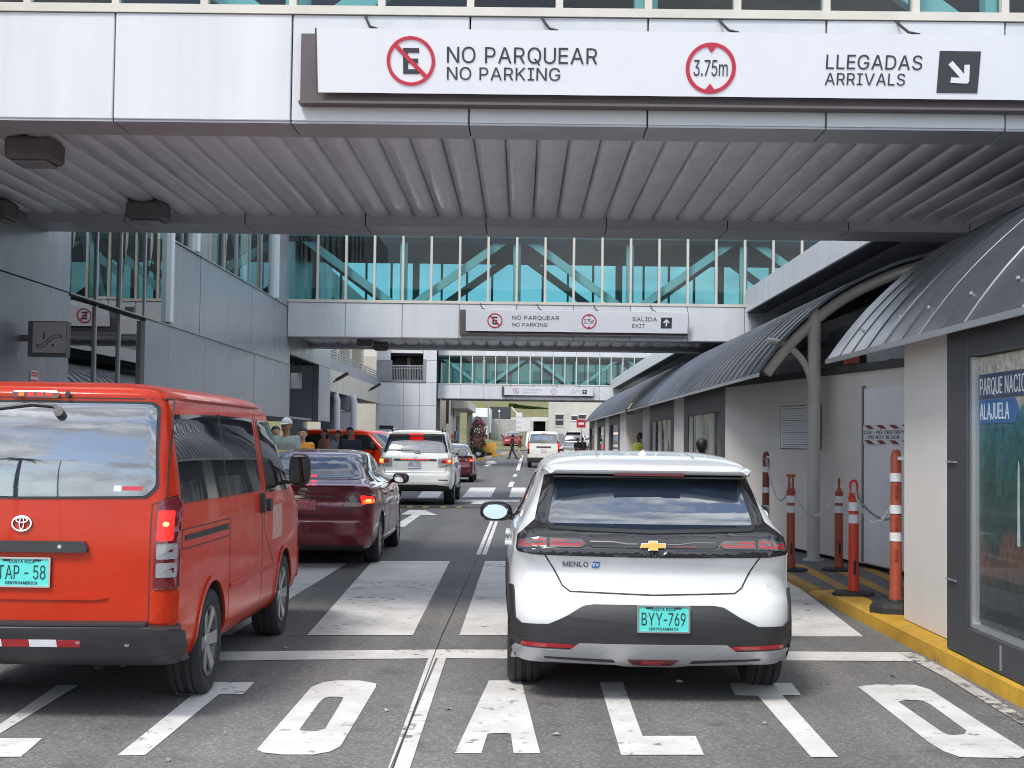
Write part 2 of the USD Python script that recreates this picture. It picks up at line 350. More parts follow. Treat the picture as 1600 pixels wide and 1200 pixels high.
part(road, "road_letter", flat_hole([(1341,1074),(1362,1070),(1429,1071),(1453,1078),(1525,1125),(1600,1172),(1606,1180),(1590,1186),(1500,1184),(1475,1175),(1450,1160)],
     [(1403,1097),(1417,1094.5),(1438.6,1095),(1453,1101),(1510,1142.5),(1507.5,1148),(1486,1150.6),(1472,1145)]), PAINTW, label="painted letter O in the right lane")
part(road, "road_letter", flat_hole([(401.5,1172),(411.5,1177),(443,1180),(489,1180),(515,1175.6),(532,1167),(587,1075),(588,1068.7),(561,1064),(526.5,1064),(503.5,1067),(486,1075)],
     [(467.6,1141.7),(477.6,1144),(495,1143.4),(508,1139.7),(535,1095),(536.6,1090),(515,1089.4),(506,1092),(498,1099.5)]), PAINTW, label="painted letter O in the left lane")
part(road, "road_letter", flat([(274.5,1085.5),(288,1067),(333,1066.6),(397.5,1066.6),(379.5,1085.5),(342,1085.5),(226.5,1181),(183,1181.5),(300,1087)]), PAINTW, label="painted letter T in the left lane")
part(road, "road_letter", flat([(-75,1184),(33,1183.6),(66,1154.5),(-12,1154.5),(122,1072),(90,1071)]), PAINTW, label="painted letter L in the left lane")
part(road, "edge_line", flat([(1405,1022),(1432,1022),(1490,1053),(1606,1124),(1606,1140),(1478,1060)], 0.006), PAINTW2)
part(road, "joint_strip", flat([(560,795),(770,794),(771,791),(562,791)], 0.003), SEAL)
for a in (563, 584, 608, 636, 660, 688, 712):
    part(road, "hump_mark", flat([(a, 793.5), (a+9, 793.5), (a+10, 791.8), (a+1, 791.8)], 0.008), PAINTY)
# small litter and leaf scraps on the asphalt
for (x, y) in ((446,1014),(353,1148),(700,1109),(1062,1067),(1195,1133),(604,1112),(320,1001),(262,1190),(870,1150),(1395,1058)):
    q = gp(x, y); a = rng.uniform(0, 3); s = rng.uniform(0.012, 0.03)
    part(road, "scrap", move(rotz(hull([(-s,-s*.4,0),(s,-s*.5,0.002),(s*.8,s*.5,0.006),(-s*.7,s*.4,0.012),(0,0,0.014)]), a), (q[0], q[1], 0.006)), PAINTW2)

# kerb, walkway slab with yellow hatching, left pavement
kerb = thing("kerb", kind="structure")
KPROF = [(3.05, 0), (3.062, 0.10), (3.085, 0.118), (3.30, 0.122), (3.30, 0)]
def extr_y(prof, y0, y1):                    # profile (x, z) along y
    n = len(prof); v = np.array([(x, y, z) for y in (y0, y1) for x, z in prof]); f = []
    for i in range(n):
        j = (i + 1) % n; f += [[i, n+i, n+j], [i, n+j, j]]
    t, tf = trimesh.creation.triangulate_polygon(Polygon(prof), engine="earcut")
    vv = np.vstack([v, [(a, y0, b) for a, b in t], [(a, y1, b) for a, b in t]]); o = 2*n
    tri = Polygon(prof).exterior.is_ccw
    return vv, np.vstack([np.array(f) if tri else np.array(f)[:, ::-1], np.asarray(tf) + o, np.asarray(tf)[:, ::-1] + o + len(t)])
y = -2.0
while y < 13.2:
    y1 = min(y + 1.0, 13.3)
    part(kerb, "kerb_stone", extr_y(KPROF, y + 0.004, y1 - 0.004), KERBY); y += 1.0
part(kerb, "kerb_stone", hull([(3.05,13.304,0),(3.30,13.304,0),(3.062,13.304,0.10),(3.085,13.304,0.118),(3.30,13.304,0.122),(3.05,14.6,0),(3.30,14.6,0),(3.07,14.6,0.045),(3.30,14.6,0.05)]), KERBY)
pav = thing("pavement", kind="structure")
part(pav, "slab", bx(3.30, 9, -2, 12.5, -0.02, 0.118), CONC)
part(pav, "walkway_ramp", hull([(3.305,12.503,0),(9,12.503,0),(3.305,13.6,0),(9,13.6,0),(3.305,12.503,0.116),(9,12.503,0.116),(3.305,13.6,0.05),(9,13.6,0.05)]), ASPH2)
part(pav, "walkway_slab", bx(3.305, 9, 13.602, 23, 0, 0.05), ASPH2)
part(pav, "walkway_edge", bx(3.12, 3.303, 14.603, 23, 0, 0.05), ASPH2)
part(pav, "kerb_line", bx(3.06, 3.19, 14.6, 21.5, 0.0, 0.056), PAINTY)
for i in range(5):
    x0 = 3.33 + .38 * i
    q = [(x0, 13.65), (x0 + .15, 13.65), (x0 + .27, 17.6 - .25 * i), (x0 + .12, 17.6 - .25 * i)]
    part(pav, "hatch_stripe", (np.array([(a, b, 0.054) for a, b in q]), np.array([[0,1,2],[0,2,3]])), PAINTY)
part(pav, "left_slab", bx(-9.5, -3.95, -4, 40.5, -0.02, 0.12), CONC)
yy = -4.0
while yy < 40:
    part(kerb, "left_kerb_stone", bx(-3.946, -3.8, yy + .005, min(yy+2.5, 40.5) - .005, -0.01, 0.125), CONC); yy += 2.5
part(pav, "left_slab", bx(-12, -5.2, 79.0, 84, -0.02, 0.12), CONC)
part(pav, "right_slab", bx(3.2, 9, 23.0, 84, -0.02, 0.12), CONC)

# ---------------------------------------------------------------- footbridges
def footbridge(name, label, Y0, D, XL, XR, xj, zb, nfl, detail=2):
    """xj: a panel joint's x; the panels are 1.38 m wide, two panes each."""
    t = thing(name, label, "footbridge", group=None)
    P, hf, hg, ht = 1.38, 0.83, 1.66, 0.36
    zs, zg, zt = zb + hf, zb + hf + 0.07, zb + hf + 0.07 + hg
    xs = [xj + P * k for k in range(-12, 14) if XL + 0.15 < xj + P * k < XR - 0.15]
    ed = [XL] + xs + [XR]
    fr = 0.5
    for k, (a, b) in enumerate(zip(ed[:-1], ed[1:])):
        j = 0.006; dz = rng.uniform(-.004, .004)
        part(t, "fascia_panel", cbx(a + j, b - j, Y0 + dz, Y0 + 0.05 + dz, zb, zs, 0.006), PANELWS[rng.integers(4)])
        part(t, "underside_panel", bx(a + j, b - j, Y0 + 0.012, Y0 + fr, zb - 0.018, zb - 0.002), PANELD)
        part(t, "top_panel", cbx(a + j, b - j, Y0 + dz, Y0 + 0.05 + dz, zt + 0.05, zt + ht, 0.006), PANELWS[rng.integers(4)])
        part(t, "underside_panel", bx(a + j, b - j, Y0 + D - 0.75, Y0 + D, zb - 0.018, zb - 0.002), PANELD)
        part(t, "rear_fascia_panel", bx(a + j, b - j, Y0 + D - 0.05, Y0 + D, zb, zs), PANELG)
        part(t, "inner_beam_panel", bx(a + j, b - j, Y0 + D - 0.75, Y0 + D - 0.73, zb, zb + 0.2), PANELD)
    part(t, "frame", join(bx(XL, XR, Y0 + 0.06, Y0 + fr - 0.02, zb + 0.002, zs), bx(XL, XR, Y0 + D - 0.72, Y0 + D - 0.06, zb + 0.002, zs)), SEAL)
    part(t, "sill", bx(XL, XR, Y0 - 0.02, Y0 + 0.14, zs + 0.003, zg), CREAM)
    part(t, "rear_sill", bx(XL, XR, Y0 + D - 0.14, Y0 + D + 0.02, zs + 0.003, zg), CREAM)
    part(t, "head", bx(XL, XR, Y0 - 0.02, Y0 + 0.14, zt, zt + 0.046), CREAM)
    part(t, "rear_head", bx(XL, XR, Y0 + D - 0.14, Y0 + D + 0.02, zt, zt + 0.046), CREAM)
    part(t, "floor", bx(XL, XR, Y0 + 0.15, Y0 + D - 0.15, zs - 0.25, zs - 0.02), DARK)
    part(t, "ceiling", bx(XL, XR, Y0 + 0.15, Y0 + D - 0.15, zt - 0.22, zt - 0.10), mat("bridge_ceiling", (0.05, 0.055, 0.06), 0.6))
    part(t, "roof", bx(XL, XR, Y0 + 0.06, Y0 + D - 0.02, zt + 0.05, zt + ht + 0.12), PANELG)
    # flutes of the metal soffit
    zf, wfl = zb + 0.075, (XR - XL) / nfl
    a = np.linspace(0, math.pi, 9)
    prof = [(-math.cos(q) * wfl / 2 * 0.985, 0.065 - 0.065 * math.sin(q) ** 0.7) for q in a] + [(wfl/2*.985, 0.09), (-wfl/2*.985, 0.09)]
    base = extr_y(prof, Y0 + fr - 0.03, Y0 + D - 0.731)
    for k in range(nfl):
        part(t, "soffit_flute", move(base, (XL + wfl * (k + 0.5), 0, zf)), SOFF, smooth=50)
    part(t, "soffit_deck", bx(XL, XR, Y0 + fr - 0.02, Y0 + D - 0.72, zf + 0.112, zs - 0.26), SEAL)
    # glazing
    mx = sorted(set([round(q, 4) for q in xs] + [round(q + P / 2, 4) for q in [xj - P*12] + xs if XL + .1 < q + P/2 < XR - .1] + ([round(xs[0] - P/2, 4)] if xs[0] - P/2 > XL + .1 else [])))
    for side, yy in (("", Y0 + 0.02), ("rear_", Y0 + D - 0.1)):
        for q in mx:
            part(t, side + "mullion", bx(q - 0.028, q + 0.028, yy - 0.03, yy + 0.09, zg, zt), CREAM)
        e = [XL] + mx + [XR]
        for c, d in zip(e[:-1], e[1:]):
            x0, x1 = c + 0.026, d - 0.026; ww = rng.uniform(-0.004, 0.004); y2 = yy + 0.03
            v = np.array([[x0, y2 + ww, zg], [x1, y2 - ww, zg], [x1, y2 - ww*.5, zt], [x0, y2 + ww * .7, zt]])
            part(t, side + "pane", (v, np.array([[0, 1, 2], [0, 2, 3]])), TEALG)
    # the trusses stand just inside the glass
    for nm, yy in (("truss", Y0 + 0.26), ("rear_truss", Y0 + D - 0.26)):
        n0 = [xj + P * (2 * k + 1) for k in range(-5, 5) if XL < xj + P * (2 * k + 1) < XR]
        for k, q in enumerate(n0):
            part(t, nm + "_post", bx(q - 0.09, q + 0.09, yy - 0.07, yy + 0.07, zs - .01, zt), TEALT)
        for k, q in enumerate([n0[0] - P*2] + n0):
            top_first = (round((q - xj) / P) + 1) % 4 == 0
            a, b = (q + .22, zt - 0.08), (q + P * 2 - .3, zs + 0.03)
            if not top_first: a, b = (q + .3, zs + 0.03), (q + P * 2 - .22, zt - 0.08)
            if a[0] < XL + .1:
                s = (XL + .1 - a[0]) / (b[0] - a[0]); a = (XL + .1, a[1] + s * (b[1] - a[1]))
            if b[0] > XR: continue
            part(t, nm + "_diagonal", bar((a[0], yy, a[1]), (b[0], yy, b[1]), 0.10, 0.19, (0, 1, 0)) if False else bar((a[0], yy, a[1]), (b[0], yy, b[1]), 0.12, 0.19), TEALT)
        part(t, nm + "_chord", bx(XL, XR, yy - 0.075, yy + 0.075, zt - 0.095, zt - 0.01), TEALT)
    return t
Y1, Y2, Y3, ZB = 10.55, 33.2, 82.0, 4.03
XW = -5.71
B1 = footbridge("footbridge", "nearest footbridge across the top of the picture, white fascia and fluted metal underside", Y1, 5.85, XW - 0.2, 8.3, (163-815)*Y1/F, ZB, 52)
B2 = footbridge("footbridge", "middle footbridge with teal glass windows and pale diagonal trusses over the road", Y2, 4.4, XW + 0.004, 8.9, (536-815)*Y2/F, ZB, 40)
B3 = footbridge("footbridge", "farthest and smallest footbridge with teal glass, joining the white stair tower", Y3, 4.4, -5.05, 8.9, (-5.05 + 1.37), ZB, 30)

def ceiling_box(px, py, Y, label):
    p = at(px, py, Y)
    t = thing("ceiling_lamp_box", label, "ceiling lamp", (p[0], Y, ZB + 0.085))
    part(t, "housing", cbx(-0.2, 0.2, -0.2, 0.2, -0.20, 0.0, 0.03), mat("lamp_housing", (0.10, 0.095, 0.10), 0.5, var=.2, vs=6))
    part(t, "lens", cbx(-0.15, 0.15, -0.15, 0.15, -0.222, -0.201, 0.008), mat("lamp_lens", (0.17, 0.165, 0.17), 0.25))
ceiling_box(55, 232, 11.75, "dark box lamp under the nearest bridge, the big one near the white fascia")
ceiling_box(232, 334, 14.9, "dark box lamp under the nearest bridge, beside the far edge above the windows")
ceiling_box(-8, 332, 14.9, "dark box lamp half cut off by the left edge of the picture")
ceiling_box(571, 531, 34.6, "dark box lamp under the middle bridge, the nearer of two by the wall")
ceiling_box(595, 538, 36.2, "dark box lamp under the middle bridge, the smaller one farther in")

# overhead signs: brown backing, white panel leaning forward at its top
def road_sign(name, label, Y, x0, x1, z0, z1, items, faded=False):
    T, R = (SIGNF, SIGNRF) if faded else (SIGNT, SIGNR)
    t = thing(name, label, "sign", (x0, Y, 0))
    w, hh, lean = x1 - x0, z1 - z0, 0.13
    part(t, "backing", join(bx(-0.15, w, -0.06, -0.012, z0 - 0.08, z1 + 0.02), bx(-0.15, w, -0.14, -0.06, z0 - 0.08, z0 - 0.06)), BROWN)
    ang = math.atan2(lean, hh)
    def onp(m):                              # drawing (u, v, d) -> the leaning panel
        v, f = arr(m); u, q, d = v.T
        return np.column_stack([u, -0.145 - q * math.sin(ang) - d * math.cos(ang), z0 + q * math.cos(ang) - d * math.sin(ang)]), f
    L = math.hypot(hh, lean)
    part(t, "panel", onp(bx(0, w, 0, L, -0.02, 0)), SIGNW)
    part(t, "panel_edge", onp(join(bx(-.012, 0, -.01, L, -0.03, 0.003), bx(w, w+.012, -.01, L, -0.03, 0.003))), BROWN)
    for kind, *a in items:
        if kind == "text":
            s, u0, u1, v0, h = a; part(t, "lettering", onp(txt(s, u0, v0, h, 0.004, False, u1 - u0)), T)
        elif kind == "nopark":
            u, v0, r = a
            e = unary_union([Polygon([(-.32*r,-.52*r),(-.32*r,.52*r),(-.12*r,.52*r),(-.12*r,-.52*r)]), Polygon([(-.32*r,.33*r),(-.32*r,.52*r),(.34*r,.52*r),(.34*r,.33*r)]),
                             Polygon([(-.32*r,-.09*r),(-.32*r,.10*r),(.30*r,.10*r),(.30*r,-.09*r)]), Polygon([(-.32*r,-.52*r),(-.32*r,-.33*r),(.34*r,-.33*r),(.34*r,-.52*r)])])
            part(t, "letter_mark", onp(move(solid(e, 0.004), (u, v0, 0))), T)
            ring = Point(0, 0).buffer(r, 48).difference(Point(0, 0).buffer(r * .86, 48)).union(line([(-.68*r, .68*r), (.68*r, -.68*r)], .17*r))
            part(t, "ring_mark", onp(move(solid(ring, 0.007), (u, v0, 0))), R)
        elif kind == "height":
            u, v0, r, s = a
            ring = Point(0, 0).buffer(r, 48).difference(Point(0, 0).buffer(r * .85, 48)).union(Polygon([(-.24*r,.9*r),(.24*r,.9*r),(0,.6*r)])).union(Polygon([(-.24*r,-.9*r),(.24*r,-.9*r),(0,-.6*r)]))
            part(t, "ring_mark", onp(move(solid(ring, 0.006), (u, v0, 0))), R)
            part(t, "lettering", onp(txt(s, u - .68*r, v0 - .3*r, .62*r, 0.004, False, 1.36*r)), T)
        elif kind == "arrow":
            u, v0, s, ang2 = a
            part(t, "arrow_plate", onp(move(bx(-s, s, -s, s, 0, .004), (u, v0, 0))), SIGNT)
            ar = unary_union([line([(0, -.62), (0, .5)], .26), line([(-.52, .02), (0, .58), (.52, .02)], .26)])
            part(t, "arrow_mark", onp(move(rotz(arr(move(solid(ar, 1.0), (0, 0, 0))) if False else (arr(solid(ar, 0.004 / s))[0] * s, arr(solid(ar, 0.004 / s))[1]), ang2), (u, v0, 0.004))), SIGNW)
    for u in np.arange(0.35, w, 1.37):
        part(t, "hook", tube([(u - .02, 0.02, z1 + .22), (u, -.05, z1 + .14), (u + .04, -.16, z1 + .05), (u + .10, -0.24, z1 + .01)], 0.011, 6), SEAL)
    return t
k1 = Y1 / F
zt1, zb1 = at(500, 42, Y1 - .3)[2], at(500, 144, Y1 - .15)[2]
def sx(px): return (px - 496) * (Y1 - 0.2) / F
hh1 = zt1 - zb1
def sv(py): return (145 - py + 0.0) / 102.0 * hh1
road_sign("road_sign", "large white sign on the nearest bridge reading NO PARQUEAR, 3.75m and LLEGADAS", Y1, at(496, 90, Y1 - .2)[0], 4.35, zb1, zt1, [
    ("nopark", sx(644), sv(91.5), 0.184), ("text", "NO PARQUEAR", sx(701), sx(938), sv(93.5), .118), ("text", "NO PARKING", sx(701), sx(880), sv(121.5), .094),
    ("height", sx(1117), sv(98), 0.190, "3.75m"), ("text", "LLEGADAS", sx(1298), sx(1449), sv(97), .106), ("text", "ARRIVALS", sx(1298), sx(1424), sv(123), .088),
    ("arrow", sx(1507), sv(100), 0.155, math.radians(-135))])
def sign_far(Y, pxl, pxr, pyt, pyb, label, faded, n):
    x0, x1 = at(pxl, pyt, Y - .2)[0], at(pxr, pyt, Y - .2)[0]
    z1, z0 = at((pxl+pxr)/2, pyt, Y - .25)[2], at((pxl+pxr)/2, pyb, Y - .15)[2]
    w, h = x1 - x0, z1 - z0
    it = [("nopark", w*.131, h*.52, h*.36), ("text", "NO PARQUEAR", w*.21, w*.42, h*.58, h*.19), ("text", "NO PARKING", w*.21, w*.368, h*.25, h*.17),
          ("height", w*.555, h*.53, h*.36, "3.75m"), ("text", "SALIDA", w*.75, w*.86, h*.58, h*.19), ("text", "EXIT", w*.75, w*.806, h*.25, h*.19), ("arrow", w*.903, h*.5, h*.26, 0.0)]
    road_sign("road_sign", label, Y, x0, x1, z0, z1, it, faded)
sign_far(Y2, 728, 1075, 486, 519, "white sign on the middle bridge reading NO PARQUEAR and SALIDA EXIT with an up arrow", False, 2)
sign_far(Y3, 788, 927, 605, 618, "small faded sign on the farthest bridge with an up arrow at its right end", True, 3)
# ---------------------------------------------------------------- left terminal building
term = thing("terminal_building", "grey metal clad terminal wall along the left side with tall dark windows", "building")
ZT = 9.5
part(term, "core", join(bx(-14, XW - 0.16, 9, 17.2, 0.0, ZT), bx(-14, -8.2, 17.2, 26.6, 0, ZT), bx(-14, XW - 0.16, 20.7, 26.6, 0, 3.36), bx(-14, XW - .16, 22.1, 26.6, 3.36, 4.76),
     bx(-14, XW - 0.16, 26.6, 33.7, 2.12, 4.76), bx(-14, XW - 0.9, 33.7, 38.6, 2.12, ZT), bx(-14, XW - 0.16, 38.6, 40.85, 2.12, ZT), bx(-14, -9.2, 26.6, 41.2, 0, 2.1), bx(-14, -8.2, 26.6, 33.7, 4.77, ZT)), SEAL)
def wall_panel(y0, y1, z0, z1, m=PANELG, name="wall_panel"):
    d = rng.uniform(-.005, .005)
    part(term, name, cbx(XW - 0.15, XW + d, y0 + .0025, y1 - .0025, z0 + .006, z1 - .006, 0.003), PANELGS[rng.integers(2)] if m is PANELG else m)
def strip(ys, z0, z1):
    for a, b in zip(ys[:-1], ys[1:]): wall_panel(a, b, z0, z1)
ybig = [9.0, 11.5, 13.85, 17.19]
strip(ybig, 0.12, 3.36); strip(ybig, 3.36, 6.8); strip(ybig, 6.8, ZT)
strip([20.75, 22.1, 24.6, 26.6], 0.12, 3.36)
strip([26.6, 29.2, 31.6, 33.7], 2.05, 3.36)
strip([22.1, 24.2, 26.4, 28.8, 31.2, 33.7], 3.36, 4.75)
strip([33.7, 38.5, 40.85], 3.62, 4.75); strip([33.7, 38.5, 40.85], 4.75, ZT)
wall_panel(38.5, 40.85, 2.05, 3.62)
part(term, "wall_return", bx(XW - 3.3, XW - 0.005, 40.86, 40.9, 2.05, ZT), PANELG)
wall_panel(23.95, 25.0, 4.75, ZT); wall_panel(31.75, 33.7, 4.75, ZT)
part(term, "soffit", bx(-9.2, XW - .16, 26.6, 40.85, 2.06, 2.11), PANELD)
# tall windows with grey mullions
def window(y0, y1, z0, z1, ms, rails=(), frame=MULG, pale=None):
    w = part(term, "window", join(bx(XW - .06, XW - .01, y0, y0 + .04, z0, z1), bx(XW - .06, XW - .01, y1 - .04, y1, z0, z1)), frame)
    e = [y0 + .04] + list(ms) + [y1 - .04]
    for q in ms:
        part(w, "mullion", bx(XW - .06, XW - .006, q - .03, q + .03, z0, z1), frame)
    for r in rails:
        part(w, "rail", bx(XW - .06, XW - .008, y0, y1, r - .04, r + .04), frame)
    zz = [z0] + list(rails) + [z1]
    for a, b in zip(e[:-1], e[1:]):
        for c, d in zip(zz[:-1], zz[1:]):
            g = rng.uniform(-.014, .014); x = XW - .035
            part(w, "pane", (np.array([[x + g, a, c], [x - g, b, c], [x - g * .4, b, d], [x + g * .7, a, d]]), np.array([[0, 1, 2], [0, 2, 3]])), BLDG)
    return w
window(17.2, 20.75, 0.12, 3.30, [18.35, 19.45])
window(17.2, 22.1, 3.38, ZT, [18.35, 19.45, 20.7], [6.5])
window(22.1, 23.95, 4.80, ZT, [22.9], [7.2])
window(25.0, 31.75, 4.80, ZT, [26.1, 27.3, 28.6, 29.9, 30.9], [6.9])
for y in (22.06, 23.8, 31.6):
    part(term, "pale_mullion", cbx(XW - .1, XW + .05, y - .09, y + .12, 3.40 if y < 23 else 4.78, ZT, .01), PANELW)
part(term, "jamb", bx(XW - .1, XW + .03, 20.6, 20.8, .12, 3.3), PANELG)
part(term, "flashing", bx(XW - .1, XW + .022, 17.2, 33.7, 3.350, 3.368), MULG)
part(term, "flashing", bx(XW - .1, XW + .024, 22.1, 33.7, 4.745, 4.768), MULG)
# what the windows show inside: a floor slab and pale braces
for y in (17.6, 21.3, 25.3, 29.3):
    part(term, "inner_brace", bar((XW - .7, y, 7.0), (XW - .7, y + 3.2, 3.6), .1, .2), TEALT)
for y in (18.9, 24.2, 28.1, 31.3):
    part(term, "inner_post", bx(XW - .78, XW - .6, y, y + .16, .2, ZT), TEALT)
part(term, "inner_floor", bx(-8.2, XW - .3, 17.2, 33, 3.30, 3.36), PANELD)
part(term, "recess_wall", bx(XW - .9, XW - .86, 33.7, 38.5, 2.06, 3.62), PANELD)
part(term, "recess_jamb", bx(XW - .86, XW - .16, 33.7, 33.74, 2.06, 3.6), PANELG); part(term, "recess_jamb", bx(XW - .86, XW - .16, 38.46, 38.5, 2.06, 3.6), PANELG)
for y in (28.6, 31.5, 34.4, 37.4, 40.4):
    part(term, "undercroft_column", cbx(-8.2, -7.7, y - .25, y + .25, .12, 2.06, .03), PANELD)
part(term, "undercroft_door", bx(-9.2, -9.14, 35.4, 36.6, .12, 2.0), MULG)
t = thing("hanging_notice", "pale notice board hanging in the dark recess of the grey wall", "sign", (0, 0, 0))
p = at(463, 595, 34.9)
part(t, "board", bx(p[0] - .14, p[0] + .14, 34.86, 34.9, p[2] - .2, p[2] + .2), mat("notice_grey", (.40, .41, .44), .5, var=.2, vs=12))
part(t, "hanger", join(bx(p[0] - .1, p[0] - .08, 34.87, 34.89, p[2] + .2, 3.6), bx(p[0] + .08, p[0] + .1, 34.87, 34.89, p[2] + .2, 3.6)), SEAL)

# escalator pictogram sign standing off the wall
a, b = at(47, 528, 15.5), at(103, 528, 15.5); zt_, zb_ = at(75, 503, 15.5)[2], at(75, 553, 15.5)[2]
t = thing("escalator_sign", "square grey sign with an escalator pictogram on the left wall", "sign", (a[0], 15.5, zb_))
w, h = b[0] - a[0], zt_ - zb_
part(t, "box", join(bx(-.03, w, .012, .16, -.03, h + .01), bx(-.45, -.03, .06, .12, h * .4, h * .6)), mat("sign_dark", (.07, .065, .075), .5))
part(t, "panel", cbx(.03, w - .004, -.012, .01, .012, h, .005), mat("sign_grey", (.30, .295, .31), .45, var=.05))
pic = unary_union([line([(.10, .09), (.15, .09), (.28, .20), (.35, .20)], .040), Point(.10, .09).buffer(.02), Point(.35, .20).buffer(.02)]).difference(line([(.10, .09), (.15, .09), (.28, .20), (.35, .20)], .022))
pic = unary_union([pic, Point(.165, .235).buffer(.011), rp([(.155, .165), (.155, .218), (.175, .218), (.175, .175)]), line([(.245, .075), (.275, .105)], .008), line([(.252, .108), (.278, .108), (.278, .082)], .008)])
part(t, "pictogram", move(yneg(solid(pic, .004)), (-.005, -.0125, .0)), SIGNT)
t = thing("wall_sticker", "small red and white sticker on the grey wall above the orange van", "sticker")
p = at(52, 590, 16.6)
part(t, "sheet", bx(XW + .005, XW + .008, 15.9, 16.15, p[2] - .09, p[2] + .06), mat("sticker_white", (.6, .55, .55), .5))
for dz in (-.06, 0, .03): part(t, "stripe", bx(XW + .0085, XW + .0105, 15.92, 16.13, p[2] + dz - .01, p[2] + dz + .012), SIGNR)

# ---------------------------------------------------------------- parapet deck beyond, and stair tower
deck = thing("parapet_deck", "beige parapet deck with columns and a railing beyond the grey wall", "building")
BEIGE = mat("beige_concrete", (.42, .385, .325), .8, var=.12, vs=.9, stretch=(1, 1, .4), bump=.002)
GREYP = mat("grey_parapet", (.22, .225, .24), .7, var=.1, vs=1)
XB = -8.4
for i, (y0, y1) in enumerate(((41.0, 51.0), (51.0, 61.0), (61.0, 71.4), (71.4, 80.9))):
    part(deck, "beige_panel", cbx(XB - .25, XB, y0 + .01, y1 - .01, 3.62, 4.60, .01), BEIGE)
    part(deck, "grey_panel", cbx(XB - .25, XB - .02, y0 + .01, y1 - .01, 4.605, 5.12, .01), GREYP)
part(deck, "deck_slab", bx(-16, XB - .25, 41, 80.9, 3.62, 4.2), GREYP)
for i in range(3):
    part(deck, "rail", tube([(XB - .12, 41.2, 5.22 + .13 * i), (XB - .12, 80.8, 5.22 + .13 * i)], .025, 6), mat("rail_grey", (.3, .3, .32), .4, metal=.5))
for y in np.arange(41.5, 81, 2.2): part(deck, "rail_post", bx(XB - .14, XB - .10, y, y + .05, 5.12, 5.5), mat("rail_grey", (.3, .3, .32), .4, metal=.5))
for y in (45, 54.5, 63.2, 67.6, 72.6, 78.0):
    part(deck, "column", cbx(XB - 1.35, XB - .75, y, y + 1.0, 4.2, 9.0, .03), BEIGE)
part(deck, "upper_slab", bx(-16, XB - .3, 41, 80.9, 8.0, 9.2), BEIGE)
for y in (49, 58, 67, 76): part(deck, "lower_column", cbx(XB - 1.4, XB - .8, y, y + .7, 0, 3.62, .03), GREYP)
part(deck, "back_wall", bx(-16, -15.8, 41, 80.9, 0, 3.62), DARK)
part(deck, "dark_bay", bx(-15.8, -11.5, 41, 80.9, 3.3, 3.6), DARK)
for y in (62.5, 65.0): 
    x_ = at(526 if y < 64 else 553, 640, y)[0]
    part(deck, "downpipe", tube([(x_, y, 0), (x_, y, 3.3), (x_ - .1, y, 3.6)], .16, 10), PANELW, smooth=40)
a = at(529, 640, 66)[0]; b = at(551, 640, 66)[0]
part(deck, "shutter_housing", cbx(a, b, 66, 66.5, 2.9, 3.6, .02), PANELG)
for k in range(9): part(deck, "shutter_slat", cbx(a + .04, b - .04, 66.1, 66.14, .9 + .22 * k, .9 + .22 * k + .215, .008), PANELW)
for (px, py, y) in ((520, 592, 61.0), (576, 607, 75.0)):
    p = at(px, py, y)
    t = thing("wall_lamp", "dark angled lamp on the beige parapet, " + ("the nearer of the two by the grey wall" if y < 70 else "the farther one beside the white tower"), "wall lamp", (XB, y, p[2]))
    part(t, "bracket", bar((0, 0, -.14), (.25, 0, -.02), .06, .06), SEAL)
    part(t, "head", bar((.12, 0, -.06), (.66, -.05, .26), .22, .12), SEAL)

tower = thing("stair_tower", "white panelled stair tower with a railed balcony at the far end of the left side", "building")
YT, TXL, TXR = 81.0, -8.62, -5.06
def tb(x0, x1, z0, z1, y0=YT, m=PANELW, name="tower_panel", d=.3):
    part(tower, name, cbx(x0 + .01, x1 - .01, y0, y0 + d, z0 + .01, z1 - .01, .01), m)
tx = lambda px: at(px, 640, YT)[0]
tz = lambda py: at(630, py, YT)[2]
part(tower, "core", join(bx(TXL + .05, TXR - .05, YT + .31, YT + 5, 0, 4.92), bx(TXL + .05, tx(607), YT + .31, YT + 5, 4.92, 9.4), bx(tx(661), TXR - .05, YT + .31, YT + 5, 4.92, 9.4), bx(TXL + .05, TXR - .05, YT + .31, YT + 5, 6.5, 9.4), bx(TXL + .05, TXR - .05, YT + 2.6, YT + 5, 4.92, 6.6)), SEAL)
xs_ = [TXL, tx(630), tx(655), TXR]
for z0, z1 in ((0.1, 1.95), (1.95, 3.55), (3.55, 4.92)):
    for a, b in zip(xs_[:-1], xs_[1:]): tb(a, b, z0, z1)
tb(TXL, tx(609), 6.2, 9.4); tb(tx(660), TXR, 4.92, 6.2); tb(tx(660), TXR, 6.2, 9.4); tb(tx(609), tx(660), 6.62, 9.4)
tb(TXL, tx(612), 4.92, 6.2, YT - .06, GREYP, "balcony_side"); tb(tx(660), tx(665), 4.92, 6.3, YT - .06, GREYP, "balcony_side", .25)
part(tower, "balcony_base", bx(tx(612), tx(660), YT - .05, YT + .3, 4.93, 5.06), GREYP)
part(tower, "balcony_wall", bx(tx(609), tx(661), YT + 2.5, YT + 2.58, 4.93, 6.6), GREYP)
part(tower, "balcony_column", bx(tx(634) - .1, tx(634) + .1, YT + 1.6, YT + 1.8, 4.93, 6.6), BEIGE)
RAILM = mat("rail_grey", (.3, .3, .32), .4, metal=.5)
part(tower, "handrail", bx(tx(612), tx(660), YT - .04, YT, 5.86, 5.92), RAILM)
part(tower, "handrail", bx(tx(612), tx(660), YT - .04, YT, 5.70, 5.73), RAILM)
for k in range(19):
    x = tx(612) + (tx(660) - tx(612)) * (k + .5) / 19
    part(tower, "baluster", bx(x - .015, x + .015, YT - .035, YT - .005, 5.06, 5.86), RAILM)
